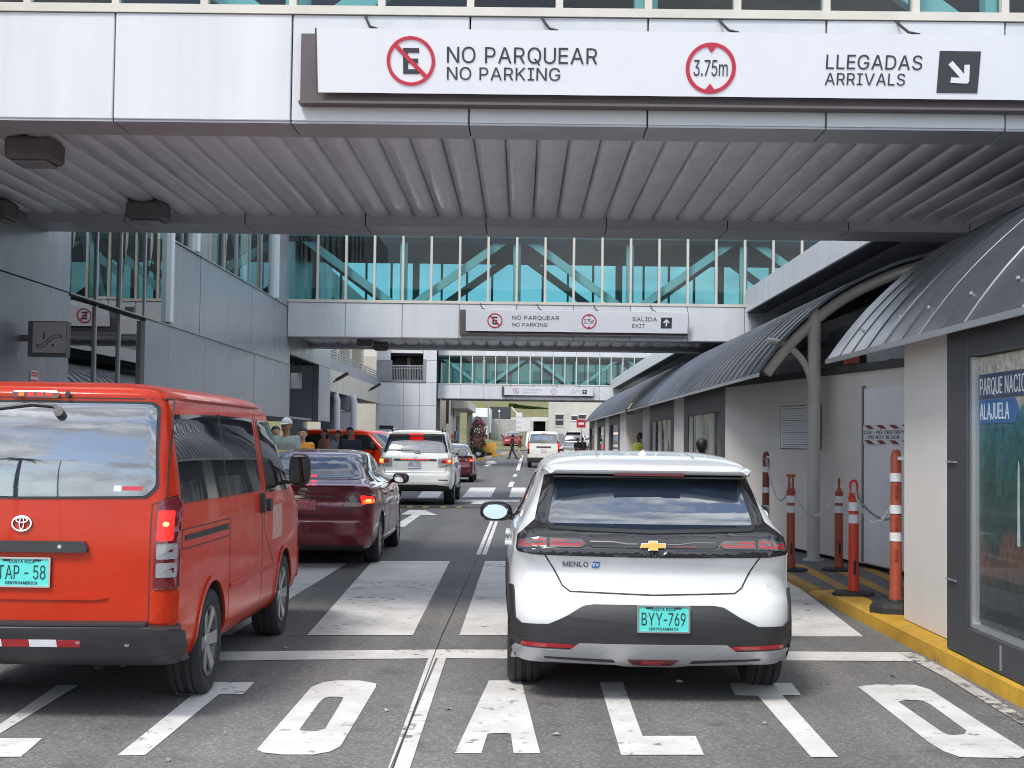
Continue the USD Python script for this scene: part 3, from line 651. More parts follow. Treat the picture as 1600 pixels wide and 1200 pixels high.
part(tower, "vent", bx(tx(593), tx(615), YT - .012, YT + .2, tz(671), tz(665)), SEAL)

# ---------------------------------------------------------------- right: upper concourse with its dark underside
conc = thing("concourse", "upper concourse along the right side with a pale fascia and dark underside", "building")
CX0 = 5.33
yy = 16.45
for (ya, yb) in ((16.45, 33.15), (37.65, 81.9), (86.5, 104.0)):
    y = ya
    while y < yb - .2:
        y1 = min(y + 2.75, yb)
        part(conc, "fascia_panel", cbx(CX0, CX0 + .06, y + .006, y1 - .006, 4.71, 5.24, .006), PANELW)
        y = y1
    part(conc, "edge_beam", bx(CX0 + .065, CX0 + .5, ya, yb, 4.715, 5.2), SEAL)
    y = ya
    while y < yb - .1:
        y1 = min(y + .68, yb)
        part(conc, "soffit_plank", cbx(CX0 + .52, 12.5, y + .006, y1 - .006, 4.74 + rng.uniform(-.006, .006), 4.80, .004), PANELD)
        y = y1 if y1 - y > .3 else yb
    for x in (6.6, 8.4, 10.3): part(conc, "purlin", bx(x, x + .22, ya, yb, 4.60, 4.738), mat("purlin", (.17, .16, .155), .6, var=.2, vs=1))
    part(conc, "upper_wall", bx(8.95, 9.1, ya, yb, 5.24, 7.2), PANELG)
    part(conc, "slab", bx(CX0 + .1, 12.5, ya, yb, 5.0, 5.2), DARK)
part(conc, "inner_wall", bx(12.3, 12.5, 16, 104, 0, 4.7), PANELD)
part(conc, "bridge_column", cbx(5.2, 5.75, Y2 + .4, Y2 + 1.4, 0.12, ZB - .03, .03), CONC)
for y in (20, 27, 34, 41, 48, 56, 64, 72, 80): part(conc, "column", cbx(8.2, 8.6, y, y + .4, 0, 4.6, .03), GREYP)

# ---------------------------------------------------------------- right: kiosks with curved metal awnings
AWN = mat("awning_metal", (.115, .125, .145), .29, metal=.6, var=.12, vs=1.1, stretch=(1, .35, 1), rvar=.08)
PLAST = mat("kiosk_plaster", (.70, .66, .61), .85, var=.06, vs=1.2, bump=.0015, bs=70)
FRAME = mat("kiosk_frame", (.045, .046, .05), .5, var=.12, vs=4)
ALU = mat("aluminium", (.50, .51, .52), .35, metal=.8)
_ax = PchipInterpolator([0, .5, 1, 1.5, 2.0, 2.6, 3.2, 4.0], [0, .29, .63, 1.02, 1.45, 2.0, 2.58, 3.38])
_az = PchipInterpolator([0, .5, 1, 1.5, 2.0, 2.6, 3.2, 4.0], [0, .39, .74, 1.06, 1.30, 1.52, 1.64, 1.70])
def awning(parent, x0, z0, ya, yb, pitch, rib, smax=4.0):
    s = np.linspace(0, smax, 25); px, pz = x0 + _ax(s), z0 + _az(s)
    tx_, tz_ = np.gradient(px), np.gradient(pz); n = np.hypot(tx_, tz_); nx, nz = -tz_ / n, tx_ / n
    n_ = max(1, round((yb - ya) / pitch)); ys = np.linspace(ya, yb, n_ + 1)
    for a, b in zip(ys[:-1], ys[1:]):
        d = rng.uniform(-.004, .004); q = b - a
        yl = [(a + .004, 0), (a + .012, rib), (a + .045, rib), (a + .06, 0)] + ([(a + q * .5 - .03, 0), (a + q * .5 - .015, rib * .6), (a + q * .5 + .015, rib * .6), (a + q * .5 + .03, 0)] if q > .3 else []) + [(b, 0)]
        def rows(off): return np.array([[(px[i] + nx[i] * (h + off + d), y, pz[i] + nz[i] * (h + off + d)) for y, h in yl] for i in range(len(s))])
        top, bot = rows(.004), rows(-.004); k = len(yl); N = len(s)
        v = np.vstack([top.reshape(-1, 3), bot.reshape(-1, 3)]); o = N * k; f = []
        for i in range(N - 1):
            for j in range(k - 1):
                A, B, C_, D_ = i*k+j, i*k+j+1, (i+1)*k+j+1, (i+1)*k+j
                f += [[A, B, C_], [A, C_, D_], [o+A, o+C_, o+B], [o+A, o+D_, o+C_]]
        for i in range(N - 1):
            for j, sg in ((0, 1), (k - 1, -1)):
                A, D_ = i*k+j, (i+1)*k+j
                q4 = [[A, D_, o+D_], [A, o+D_, o+A]]; f += q4 if sg > 0 else [x[::-1] for x in q4]
        for j in range(k - 1):
            f += [[j, o+j+1, j+1], [j, o+j, o+j+1]]
        part(parent, "awning_sheet", flip((v, np.array(f))), AWN, smooth=35)
    part(parent, "eave_trim", bar((x0 - .006, ya, z0 - .02), (x0 - .006, yb, z0 - .02), .02, .045), ALU)
    return px, pz
def screws(parent, x0, z0, ys):
    for y in ys:
        s = .28; part(parent, "screw_cap", move(cyl(.014, 0, .02, 6), (x0 + float(_ax(s)) - .012, y, z0 + float(_az(s)) + .004)), ALU)
# the nearest kiosk
k1_ = thing("kiosk", "nearest kiosk at the right edge with the dark curved awning and a tall poster window", "kiosk")
KX = 3.22
awning(k1_, 2.95, 2.40, 3.9, 13.35, 1.05, .010)
screws(k1_, 2.95, 2.40, [12.6, 11.3, 10.5, 9.5, 8.6])
part(k1_, "wall", cbx(KX, KX + .2, 10.02, 11.62, .123, 2.66, .008), PLAST)
part(k1_, "end_wall", bx(KX + .2, 7.5, 11.4, 11.6, .123, 2.7), PLAST)
part(k1_, "frame_stile", cbx(3.085, 3.4, 9.56, 10.015, .125, 2.54, .006), FRAME)
part(k1_, "frame_base", cbx(3.08, 3.4, 3.9, 9.555, .125, .335, .006), FRAME)
part(k1_, "frame_header", cbx(3.085, 3.4, 3.9, 9.555, 2.20, 2.54, .006), FRAME)
part(k1_, "aluminium_trim", join(bx(3.10, 3.16, 9.50, 9.55, .34, 2.195), bx(3.10, 3.16, 3.9, 9.50, .337, .37)), ALU)
for z in (.62, 1.46): part(k1_, "bracket_tick", bx(3.19, 3.216, 9.99, 10.13, z, z + .012), ALU) if False else part(k1_, "bracket_tick", bx(3.07, 3.084, 9.78, 10.0, z, z + .012), ALU)
part(k1_, "base_tick", bx(3.07, 3.079, 8.86, 8.875, .15, .31), ALU)
part(k1_, "back_wall", bx(7.3, 7.5, 3.9, 11.4, .123, 4.0), PLAST)
# poster: a printed view of a wooded gorge
POST = usdkit.material(stage, "/World/Looks/poster_print", {
    "g": ("geometry", {}), "sx": ("separate_xyz", {}),
    "n": ("noise_texture", {"scale": 2.2, "detail": 9.0, "roughness": .62}), "n2": ("noise_texture", {"scale": 14.0, "detail": 6.0, "roughness": .7}),
    "mr": ("map_range", {"from_min": .3, "from_max": 2.2, "to_min": 0.0, "to_max": 1.0}),
    "ad": ("math", {"math_type": "multiply_add", "value2": .42, "value3": -.21}), "a2": ("math", {"math_type": "add"}),
    "r": ("rgb_ramp", {"ramp": [(0, (.02, .028, .036)), (.22, (.05, .055, .05)), (.30, (.15, .07, .05)), (.36, (.03, .05, .045)), (.56, (.04, .095, .08)), (.72, (.045, .15, .175)), (.80, (.10, .23, .27)), (.86, (.70, .58, .46)), (1.0, (.72, .64, .54))]}),
    "r2": ("rgb_ramp", {"ramp": [(.3, (.35,) * 3), (.7, (1.35,) * 3)]}), "mx": ("mix_color", {"blend_type": "multiply", "fac": 1.0, "use_clamp": False}),
    "p": ("principled_bsdf", {"roughness": .5})},
    [("g.position", "sx.vector"), ("sx.z", "mr.value"), ("g.position", "n.vector"), ("g.position", "n2.vector"), ("n.fac", "ad.value1"), ("ad.value", "a2.value1"), ("mr.result", "a2.value2"),
     ("a2.value", "r.fac"), ("n2.fac", "r2.fac"), ("r.color", "mx.a"), ("r2.color", "mx.b"), ("mx.result", "p.base_color")], surface="p.BSDF")
part(k1_, "window_pane", (np.array([[3.125, 9.5, .37], [3.125, 3.9, .37], [3.125, 3.9, 2.2], [3.125, 9.5, 2.2]]), np.array([[0, 1, 2], [0, 2, 3]])), glass("shop_glass", (.88, .91, .91), 1.18))
po = thing("poster", "printed forest gorge poster reading PARQUE NACIONAL ALAJUELA behind the kiosk window", "poster")
part(po, "print", bx(3.15, 3.16, 4.0, 9.497, .38, 2.19), POST)
NAVY = mat("poster_navy", (.06, .075, .14), .5); BLUE = mat("poster_blue", (.05, .15, .36), .5); LETW = mat("poster_letter", (.85, .85, .85), .5)
def faceR(m, x, y0, z0): v, f = arr(m); return np.column_stack([x - v[:, 2], y0 - v[:, 0], z0 + v[:, 1]]), f   # drawing -> a face towards -x, reading from far to near
part(po, "banner", faceR(solid(rp([(0, 0), (3.2, 0), (3.2, .17), (0, .17)], 0), .003), 3.149, 9.495, 1.90), NAVY)
part(po, "banner", faceR(solid(rp([(-.05, 0), (.64, 0), (.70, .08), (.64, .16), (-.05, .16)], .02), .003), 3.149, 9.44, 1.735), BLUE)
part(po, "lettering", faceR(txt("PARQUE NACIONAL", .0, .03, .112, .002, False, 1.08), 3.146, 9.47, 1.90), LETW)
part(po, "lettering", faceR(txt("ALAJUELA", .0, .027, .108, .002, False, .56), 3.146, 9.47, 1.735), LETW)
fal = rp([(-.02, 0), (.03, 0), (.02, .5), (.0, .55), (-.012, .4)], .004)
part(po, "printed_waterfall", faceR(solid(fal, .002), 3.148, 8.75, .95), mat("waterfall_white", (.45, .5, .5), .6, var=.3, vs=14))

# second kiosk
k2_ = thing("kiosk", "middle kiosk with arched pipe gable and ribbed awning behind the white hatchback", "kiosk")
X2, Z2 = 3.11, 2.50
awning(k2_, X2, Z2, 18.1, 40.4, .60, .032)
KF = 3.38
P0, P1 = np.array([KF, 22.9]), np.array([4.62, 15.3])
dr = (P1 - P0) / np.linalg.norm(P1 - P0); nr = np.array([dr[1], -dr[0]])
if nr[0] > 0: nr = -nr
def wallpt(px, off=0.0):                      # where the sight line of picture column px meets the slanted side wall
    r = (px - 815) / F
    s = (P0[0] - r * P0[1]) / (r * dr[1] - dr[0]); return P0 + dr * s + nr * off, s
def slanted(parent, name, s0, s1, z0, z1, o0, o1, m, **k):
    c = [P0 + dr * s + nr * o for s, o in ((s0, o0), (s1, o0), (s1, o1), (s0, o1))]
    return part(parent, name, hull([(q[0], q[1], z) for q in c for z in (z0, z1)]), m, **k)
LW = float(np.linalg.norm(P1 - P0))
slanted(k2_, "side_wall", 0, LW, 0.1, 2.5, -.2, 0, PLAST)
slanted(k2_, "wall_beam", -.02, LW + .3, 2.505, 2.60, -.22, .03, FRAME)
_, sd = wallpt(1352)
slanted(k2_, "door", sd, LW - .02, .12, 2.28, .004, .03, mat("door_white", (.80, .80, .81), .55, var=.06, vs=2))
slanted(k2_, "door_jamb", sd - .05, sd - .005, .12, 2.32, .004, .04, PANELG)
for z0, z1 in ((.3, .98), (1.12, 2.1)): slanted(k2_, "door_panel", sd + .5, LW - .3, z0, z1, .0305, .038, mat("door_white", (.50, .51, .53), .55))
def front(y0, y1, name, m, x0=KF, z0=.1, z1=2.6): part(k2_, name, cbx(x0, x0 + .25, y0 + .004, y1 - .004, z0, z1, .006), m)
CURT = mat("curtain_glass", (.33, .315, .29), .35, var=.18, vs=6, stretch=(1, 2.5, .15))
front(22.9, 23.45, "frame_stile", FRAME); front(28.0, 28.75, "frame_stile", FRAME); front(28.755, 30.6, "pillar", PLAST)
front(30.605, 31.3, "frame_stile", FRAME); front(35.8, 36.45, "frame_stile", FRAME); front(36.455, 38.5, "pillar", PLAST)
for y0, y1 in ((23.455, 27.995), (31.305, 35.795)):
    front(y0, y1, "frame_header", FRAME, KF, 2.12, 2.6); front(y0, y1, "frame_base", FRAME, KF, .1, .4)
    n = 3; ys = np.linspace(y0, y1, n + 1)
    for a, b in zip(ys[:-1], ys[1:]):
        part(k2_, "window_pane", (np.array([[KF+.06,b,.4],[KF+.06,a,.4],[KF+.06,a,2.12],[KF+.06,b,2.12]]), np.array([[0,1,2],[0,2,3]])), glass("shop_glass", (.88, .91, .91), 1.18) if "shop_glass" not in _mats else _mats["shop_glass"])
        part(k2_, "curtain", (lambda yy: (np.array([(KF + .16 + .03 * math.sin(9 * q), q, z) for q in yy for z in (.4, 2.12)]), np.array([[2*i, 2*i+2, 2*i+3] for i in range(len(yy)-1)] + [[2*i, 2*i+3, 2*i+1] for i in range(len(yy)-1)])))(np.linspace(a + .1, b - .1, 24)), CURT, smooth=True)
        part(k2_, "window_mullion", bx(KF + .02, KF + .09, b - .03, b + .03, .4, 2.12), ALU)
part(k2_, "back_wall", bx(7.4, 7.6, 12.5, 40.2, .1, 4.3), PANELD)
part(k2_, "end_wall", bx(KF + .25, 7.4, 38.3, 38.5, .1, 2.6), PLAST)
PIPE = mat("pipe_paint", (.50, .48, .45), .55, var=.08, vs=4)
s = np.linspace(.12, 3.6, 22)
part(k2_, "arch_pipe", tube(np.column_stack([X2 + _ax(s) + .05, np.full(22, 18.22), Z2 + _az(s) - .09]), .075, 12), PIPE, smooth=50)
pole = at(1272, 600, 18.22); pz = Z2 + float(_az(1.08)) - .12
part(k2_, "pole", move(cyl(.085, .05, 3.36, 16), (pole[0], 18.22, 0)), PIPE, smooth=50)
th = np.linspace(0, math.pi / 2, 10)
part(k2_, "brace", tube([(pole[0] - .62 + .58 * math.sin(q), 18.22, 2.50 + .44 - .0 - .62 * (1 - math.cos(q)) + .0) for q in th], .045, 10), PIPE, smooth=50)
part(k2_, "pole_foot", move(cyl(.14, .05, .075, 16), (pole[0], 18.22, 0)), PIPE)
part(k2_, "inner_sign", bar((4.4, 17.6, 2.74), (6.2, 17.2, 2.74), .04, .3), mat("notice_grey2", (.36, .38, .42), .5, var=.15, vs=8))
part(k2_, "red_box", cbx(4.12, 4.30, 17.55, 17.7, 2.61, 2.83, .01), mat("red_box", (.30, .05, .04), .5))
for i in range(3): part(k2_, "beam_bracket", bx(4.6 + .42 * i, 4.70 + .42 * i, 17.2, 17.3, 2.60, 2.66), SEAL)
# printed wall notice, taped to the slanted wall
nt = thing("wall_notice", "white wall notice with a dark red border and lines of small print behind the pole", "sign")
_, s0 = wallpt(1283); _, s1 = wallpt(1219)
s0, s1 = min(s0, s1), max(s0, s1)
zt_ = at(1250, 633, wallpt(1250)[0][1])[2]; zb_ = at(1250, 702, wallpt(1250)[0][1])[2]
slanted(nt, "border", s0, s1, zb_, zt_, .006, .010, mat("notice_border", (.12, .04, .05), .5)); slanted(nt, "sheet", s0 + .03, s1 - .03, zb_ + .012, zt_ - .012, .0105, .013, mat("notice_white", (.74, .74, .76), .5))
for i in range(17):
    z = zt_ - .045 - (zt_ - zb_ - .08) * i / 16
    e = rng.uniform(.05, .5) if i in (4, 9, 15) else rng.uniform(.05, .15)
    slanted(nt, "print_line", s0 + .1, s1 - .05 - e * (s1 - s0), z - .004, z + .004, .0135, .0145, SIGNF if i % 5 else SIGNT)
ds = thing("door_sign", "striped door sign reading NO OBSTRUYA and DO NOT BLOCK on the white door", "sign")
dz1, dz0 = at(1384, 664, wallpt(1384)[0][1])[2], at(1384, 694, wallpt(1384)[0][1])[2]
slanted(ds, "sheet", sd + .01, sd + 1.62, dz0, dz1, .039, .042, mat("notice_white", (.74, .74, .76), .5))
DRED = mat("stripe_red", (.22, .03, .04), .5)
def on_wall(m, s_, z, o):                     # drawing -> the slanted wall; it reads from its far end to its near end
    v, f = arr(m); q = P0[None] + dr[None] * (s_ + v[:, :1]) + nr[None] * (o + v[:, 2:3]); return np.column_stack([q, z + v[:, 1]]), f
hh = dz1 - dz0
for k in range(5):
    for zz in (0, hh * .80):
        part(ds, "stripe", on_wall(solid(Polygon([(0, hh*.2), (.17, hh*.2), (.30, 0), (.13, 0)]), .002), sd + .04 + .36 * k, dz0 + zz, .0425), DRED)
part(ds, "lettering", on_wall(txt("CIA - NO OBSTRUYA", 0, 0, hh * .17, .002, True, 1.25), sd + .03, dz0 + hh * .54, .0425), SIGNT)
part(ds, "lettering", on_wall(txt("- DO NOT BLOCK", 0, 0, hh * .17, .002, True, .98), sd + .08, dz0 + hh * .28, .0425), SIGNT)

# third kiosk
k3_ = thing("kiosk", "farthest kiosk with the small bluish awning down the right side", "kiosk")
awning(k3_, X2 + .02, Z2 + .02, 41.6, 68.0, .75, .03)
def front3(y0, y1, name, m, x0=KF, z0=.1, z1=2.62): part(k3_, name, cbx(x0, x0 + .25, y0 + .004, y1 - .004, z0, z1, .006), m)
for y0, y1 in ((44.7, 47.4), (53.5, 55.8), (61.7, 64.0)): front3(y0, y1, "pillar", PLAST)
for y0, y1 in ((47.4, 53.5), (55.8, 61.7), (64.0, 69.0)):
    front3(y0, y0 + .9, "frame_stile", FRAME); front3(y1 - .9, y1, "frame_stile", FRAME); front3(y0 + .9, y1 - .9, "frame_header", FRAME, KF, 2.2, 2.62); front3(y0 + .9, y1 - .9, "frame_base", FRAME, KF, .1, .4)
    part(k3_, "window_pane", (np.array([[KF+.06,y1-.9,.4],[KF+.06,y0+.9,.4],[KF+.06,y0+.9,2.2],[KF+.06,y1-.9,2.2]]), np.array([[0,1,2],[0,2,3]])), _mats["shop_glass"])
    part(k3_, "curtain", bx(KF + .16, KF + .18, y0 + .9, y1 - .9, .4, 2.2), CURT)
part(k3_, "recess_wall", bx(4.3, 4.45, 38.6, 44.7, .1, 2.9), PLAST)
part(k3_, "end_wall", bx(KF + .25, 7.4, 44.7, 44.9, .1, 2.62), PLAST)
part(k3_, "recess_beam", bx(KF, KF + .2, 38.55, 44.65, 2.45, 2.62), FRAME)
part(k3_, "back_wall", bx(7.4, 7.6, 41.6, 68, .1, 4.3), PANELD)

# ---------------------------------------------------------------- delineator posts and chains
OR1 = mat("post_orange", (.55, .045, .02), .42, var=.08, vs=8); OR2 = mat("post_faded", (.36, .075, .035), .5, var=.12, vs=8); OR3 = mat("post_brown", (.22, .075, .055), .6, var=.12, vs=8)
REFL = mat("reflective_band", (.70, .70, .72), .35, var=.06, vs=20); RUB = mat("rubber_base", (.022, .022, .024), .75, var=.2, vs=12)
def base(parent, R, h):
    part(parent, "base", rev([(0, 0), (R, 0), (R, h * .55), (R * .88, h), (R * .3, h), (.06, h * 1.3), (0, h * 1.3)], 8), RUB)
def loop_post(px, py_, Y, z0, label, m=OR1, turned=False, tee=False):
    p = at(px, py_, Y)
    t = thing("delineator_post", label, "post", (p[0], Y, z0))
    base(t, .21, .035)
    part(t, "tube", rev([(0, .04), (.058, .04), (.058, .09), (.052, .1), (.047, .93), (.056, .935), (.056, .955), (.03, .96), (0, .96)], 20), m, smooth=40)
    for z in (.70, .82): part(t, "band", rev([(.049, z), (.0525, z), (.0525, z + .085), (.049, z + .085)], 20), REFL, smooth=40)
    th = np.linspace(0, math.pi, 11)
    pts = [(-.034, 0, .95), (-.034, 0, 1.07)] + [(-.034 * math.cos(q), 0, 1.08 + .034 * math.sin(q)) for q in th[1:-1]] + [(.034, 0, 1.07), (.034, 0, .95)]
    if tee: pts = [(-.022, 0, .95), (-.026, 0, 1.0), (-.02, 0, 1.13)]
    h = tube(pts, .013, 8); h = rotz(h, 1.2) if turned else h
    part(t, "loop_handle", h, m, smooth=50)
    if tee: part(t, "loop_handle", mirror(h), m, smooth=50); part(t, "handle_bar", cbx(-.055, .055, -.022, .022, 1.13, 1.165, .01), m)
    part(t, "handle_foot", cbx(-.045, .045, -.02, .02, .955, 1.0, .008) if not turned else cbx(-.02, .02, -.045, .045, .955, 1.0, .008), m)
    part(t, "slot", join(cbx(-.012, .012, -.0575, -.045, .2, .34, .004)), SEAL)
    return p[0], Y, z0 + 1.06
def tall_post(px, py_, Y, z0, label, m, hgt=1.42):
    p = at(px, py_, Y)
    t = thing("delineator_post", label, "post", (p[0], Y, z0))
    base(t, .23, .09)
    part(t, "tube", rev([(0, .08), (.062, .08), (.054, .16), (.05, .6), (.046, hgt - .2), (.046, hgt - .06), (.03, hgt), (0, hgt)], 20), m, smooth=40)
    for z in (.62, .86, 1.14): part(t, "band", rev([(.047, z), (.0545, z), (.0525, z + .075), (.045, z + .075)], 20), REFL, smooth=40)
    th = np.linspace(0, 2 * math.pi, 16, endpoint=False)
    part(t, "eye", tube([(.028 * math.cos(q), -.03, hgt - .05 + .045 * math.sin(q)) for q in th], .009, 6, True), m, smooth=50)
    part(t, "clip", bx(-.0, .06, -.062, -.05, hgt - .09, hgt - .06), REFL)
    for z in (.45, .72, 1.0): part(t, "embossed_mark", cbx(-.022, .0, -.062, -.044, z, z + .11, .004), mat("emboss", tuple(np.array((.30, .05, .025))), .55))
    return p[0], Y, z0 + hgt - .06
a1 = tall_post(1197, 700, 18.8, .05, "faded brown tall post at the left of the row, half behind the white hatchback", OR3)
a2 = loop_post(1236, 730, 16.7, .05, "orange post with a T-shaped handle beside the white hatchback's right side", OR2, False, True)
a3 = loop_post(1311, 740, 16.8, .05, "orange post between the grey pole and the white door", OR2, True)
a4 = loop_post(1334, 752, 13.55, .112, "brightest red orange post standing at the end of the yellow kerb", OR1)
a5 = tall_post(1400, 700, 12.15, .12, "tall orange post with three white bands in front of the kiosk corner", OR2)
CHW = mat("chain_white", (.55, .55, .56), .45)
def chain(a, b, sag, label, r=.011):
    a, b = np.array(a), np.array(b); n = int((np.linalg.norm(b - a) + sag) / .042); ms = []
    th = np.linspace(0, 2 * math.pi, 10, endpoint=False)
    P = [a + (b - a) * s - np.array([0, 0, 4 * sag * s * (1 - s)]) for s in np.linspace(0, 1, n + 1)]
    for i, (p, q) in enumerate(zip(P[:-1], P[1:])):
        d = q - p; d /= np.linalg.norm(d); s = np.cross(d, (0, 0, 1)); s /= np.linalg.norm(s); u = np.cross(s, d); w = s if i % 2 else u
        ms.append(tube([(p + q) / 2 + d * .029 * math.cos(k) + w * .014 * math.sin(k) for k in th], .0045, 5, True))
    t = thing("plastic_chain", label, "chain")
    part(t, "links", join(*ms), CHW, kind="stuff")
chain(a1, a2, .38, "white plastic chain hanging from the faded brown post")
chain(a2, a3, .40, "white plastic chain passing behind the grey pole")
chain(np.array(a4) - (0, .02, .03), np.array(a5) - (0, .04, .30), .30, "white plastic chain between the brightest red post and the tall banded post")
chain(np.array(a4) - (0, 0, .05), np.array([4.2, 15.5, .78]), .12, "thin chain from the brightest red post to the white door")
# ---------------------------------------------------------------- vehicles
def paint(name, c, rough=.30, flake=0.0, coat=1.0):
    return mat(name, c, rough, metal=flake, coat=coat, spec=.5 if coat >= .7 else .22, var=.06, vs=2.4, rvar=.10)
GLAZ = mat("car_glass", (.010, .012, .014), .015, ior=2.35)
GLAZB = mat("car_glass_sky", (.012, .018, .028), .01, ior=2.8)
TRIMB = mat("gloss_black", (.012, .012, .013), .10, coat=.6)
PLAS = mat("black_plastic", (.022, .0225, .024), .48, var=.12, vs=9, bump=.0006, bs=220)
TYRE = mat("tyre_rubber", (.020, .020, .021), .78, var=.18, vs=10)
RIMM = mat("rim_alloy", (.42, .43, .44), .28, metal=.9)
RIMD = mat("rim_dark", (.10, .10, .105), .35, metal=.7)
CHROME = mat("chrome", (.72, .72, .72), .10, metal=1.0)
SILV = mat("silver_plastic", (.42, .42, .43), .36, metal=.55)
LRED = mat("lamp_red", (.30, .010, .014), .12, coat=1.0)
LREDD = mat("lamp_red_dark", (.10, .006, .010), .12, coat=1.0)
LCLR = mat("lamp_clear", (.24, .24, .25), .10, coat=1.0)
LDARK = mat("lamp_smoked", (.055, .055, .06), .10, coat=1.0)
LON = mat("lamp_red_lit", (.5, .01, .01), .3, emit=(1.0, .014, .010), es=1.0)
LORG = mat("lamp_orange_lit", (.5, .06, .01), .3, emit=(1.0, .09, .012), es=1.2)
LHOT = mat("lamp_core_lit", (.6, .2, .05), .3, emit=(1.0, .30, .06), es=3.0)
PTEAL = mat("plate_teal", (.09, .56, .50), .4); PTXT = mat("plate_text", (.012, .035, .045), .5)
PPINK = mat("plate_pink", (.62, .17, .17), .4); PTXR = mat("plate_text_red", (.28, .04, .05), .5); PWHT = mat("plate_white", (.55, .56, .62), .4)
MIRR = mat("mirror_glass", (.55, .58, .6), .01, metal=1.0)

class Body:
    """A car body lofted from level outlines; rows: z, half width, rear y, front y, rear corner radius, front corner radius, rear bow, front bow. y=0 is the rear."""
    def __init__(s, rows, sb=.03, wheels=(), R=.34, n=12):
        a = np.array(rows, float); s.a, s.sb = a, sb
        k = np.arange(len(a)); s.ip = [PchipInterpolator(k, a[:, j]) for j in range(8)]
        s.zt = PchipInterpolator(a[:, 0], k)
        s.wheels, s.R = wheels, R
        t = np.unique(np.concatenate([np.linspace(i, i + 1, n // 2 + 1) for i in range(len(a) - 1)]))
        rings = [s.ring(*[f(q) for f in s.ip]) for q in t]
        N = len(rings[0]); v = np.vstack(rings); f = []
        for i in range(len(rings) - 1):
            j = np.arange(N); j2 = (j + 1) % N
            f += [np.stack([i*N+j, i*N+j2, (i+1)*N+j2], 1), np.stack([i*N+j, (i+1)*N+j2, (i+1)*N+j], 1)]
        c0, c1 = len(v), len(v) + 1
        v = np.vstack([v, rings[0].mean(0), rings[-1].mean(0)]); j = np.arange(N); j2 = (j + 1) % N; o = (len(rings) - 1) * N
        f += [np.stack([np.full(N, c0), j2, j], 1), np.stack([np.full(N, c1), o + j, o + j2], 1)]
        s.mesh = (v, np.vstack(f))
    def xs(s, y, w, cy, fy):
        ym, L = (cy + fy) / 2, max((fy - cy) / 2, .05)
        return w - s.sb * np.minimum(np.abs((y - ym) / L), 1) ** 3
    def ring(s, z, w, yr, yf, rr, rf, br, bf, na=7, nc=6, ns=26):
        we = w - s.sb; rr, rf = min(rr, we * .95), min(rf, we * .95)
        P = []
        xe = we - rr; x = np.linspace(0, xe, na); P.append(np.stack([x, yr + br * (x / w) ** 2], 1))
        ye = yr + br * (xe / w) ** 2; q = np.linspace(0, math.pi / 2, nc + 1)[1:]
        P.append(np.stack([xe + rr * np.sin(q), ye + rr * (1 - np.cos(q))], 1)); cy = ye + rr
        xf = we - rf; fe = yf - bf * (xf / w) ** 2; fy = fe - rf
        y = np.linspace(cy, fy, ns + 1)[1:]; P.append(np.stack([s.xs(y, w, cy, fy), y], 1))
        P.append(np.stack([xf + rf * np.cos(q), fy + rf * np.sin(q)], 1))
        x = np.linspace(xf, 0, na)[1:]; P.append(np.stack([x, yf - bf * (x / w) ** 2], 1))
        h = np.vstack(P); l = h[1:-1][::-1] * [-1, 1]
        r = np.vstack([h, l]); return np.column_stack([r, np.full(len(r), z)])
    def row(s, z):
        t = s.zt(np.clip(z, s.a[0, 0], s.a[-1, 0])); return [f(t) for f in s.ip]
    def rear(s, x, z):
        _, w, yr, yf, rr, rf, br, bf = s.row(z); we = w - s.sb; xe = we - np.minimum(rr, we * .95); ax = np.abs(x)
        d = np.clip((ax - xe) / np.minimum(rr, we * .95), 0, 1)
        return yr + br * (np.minimum(ax, xe) / w) ** 2 + np.minimum(rr, we * .95) * (1 - np.sqrt(1 - d ** 2))
    def front(s, x, z):
        _, w, yr, yf, rr, rf, br, bf = s.row(z); we = w - s.sb; xe = we - np.minimum(rf, we * .95); ax = np.abs(x)
        d = np.clip((ax - xe) / np.minimum(rf, we * .95), 0, 1)
        return yf - bf * (np.minimum(ax, xe) / w) ** 2 - np.minimum(rf, we * .95) * (1 - np.sqrt(1 - d ** 2))
    def side(s, y, z):
        _, w, yr, yf, rr, rf, br, bf = s.row(z); we = w - s.sb
        rr = np.minimum(rr, we * .95); rf = np.minimum(rf, we * .95)
        cy = yr + br * ((we - rr) / w) ** 2 + rr; fy = yf - bf * ((we - rf) / w) ** 2 - rf
        ym, L = (cy + fy) / 2, np.maximum((fy - cy) / 2, .05)
        x = w - s.sb * np.minimum(np.abs((y - ym) / L), 1) ** 3
        d = np.clip((cy - y) / rr, 0, 1); x = np.where(y < cy, we - rr * (1 - np.sqrt(1 - d ** 2)), x)
        d = np.clip((y - fy) / rf, 0, 1); return np.where(y > fy, we - rf * (1 - np.sqrt(1 - d ** 2)), x)
    # patches: a drawing laid on the body as a thin solid
    def _off(s, fn, u, v, d):                    # points of a patch pushed out along the surface normal: (u, v) -> depth
        e = .004; y = fn(u, v)
        gu = np.clip((fn(u + e, v) - fn(u - e, v)) / (2 * e), -6, 6); gv = np.clip((fn(u, v + e) - fn(u, v - e)) / (2 * e), -6, 6)
        n = np.sqrt(1 + gu ** 2 + gv ** 2)
        return u - d * gu / n, v - d * gv / n, y + d / n
    def R_(s, poly, d1=.006, d0=-.004, step=.03):
        v, f = fine(poly, d0, d1, step); a, b, c = s._off(lambda x, z: -s.rear(x, z), v[:, 0], v[:, 1], v[:, 2]); return np.column_stack([a, -c, b]), f
    def F_(s, poly, d1=.006, d0=-.004, step=.03):
        v, f = fine(poly, d0, d1, step); a, b, c = s._off(s.front, v[:, 0], v[:, 1], v[:, 2]); return np.column_stack([a, c, b]), f[:, ::-1]
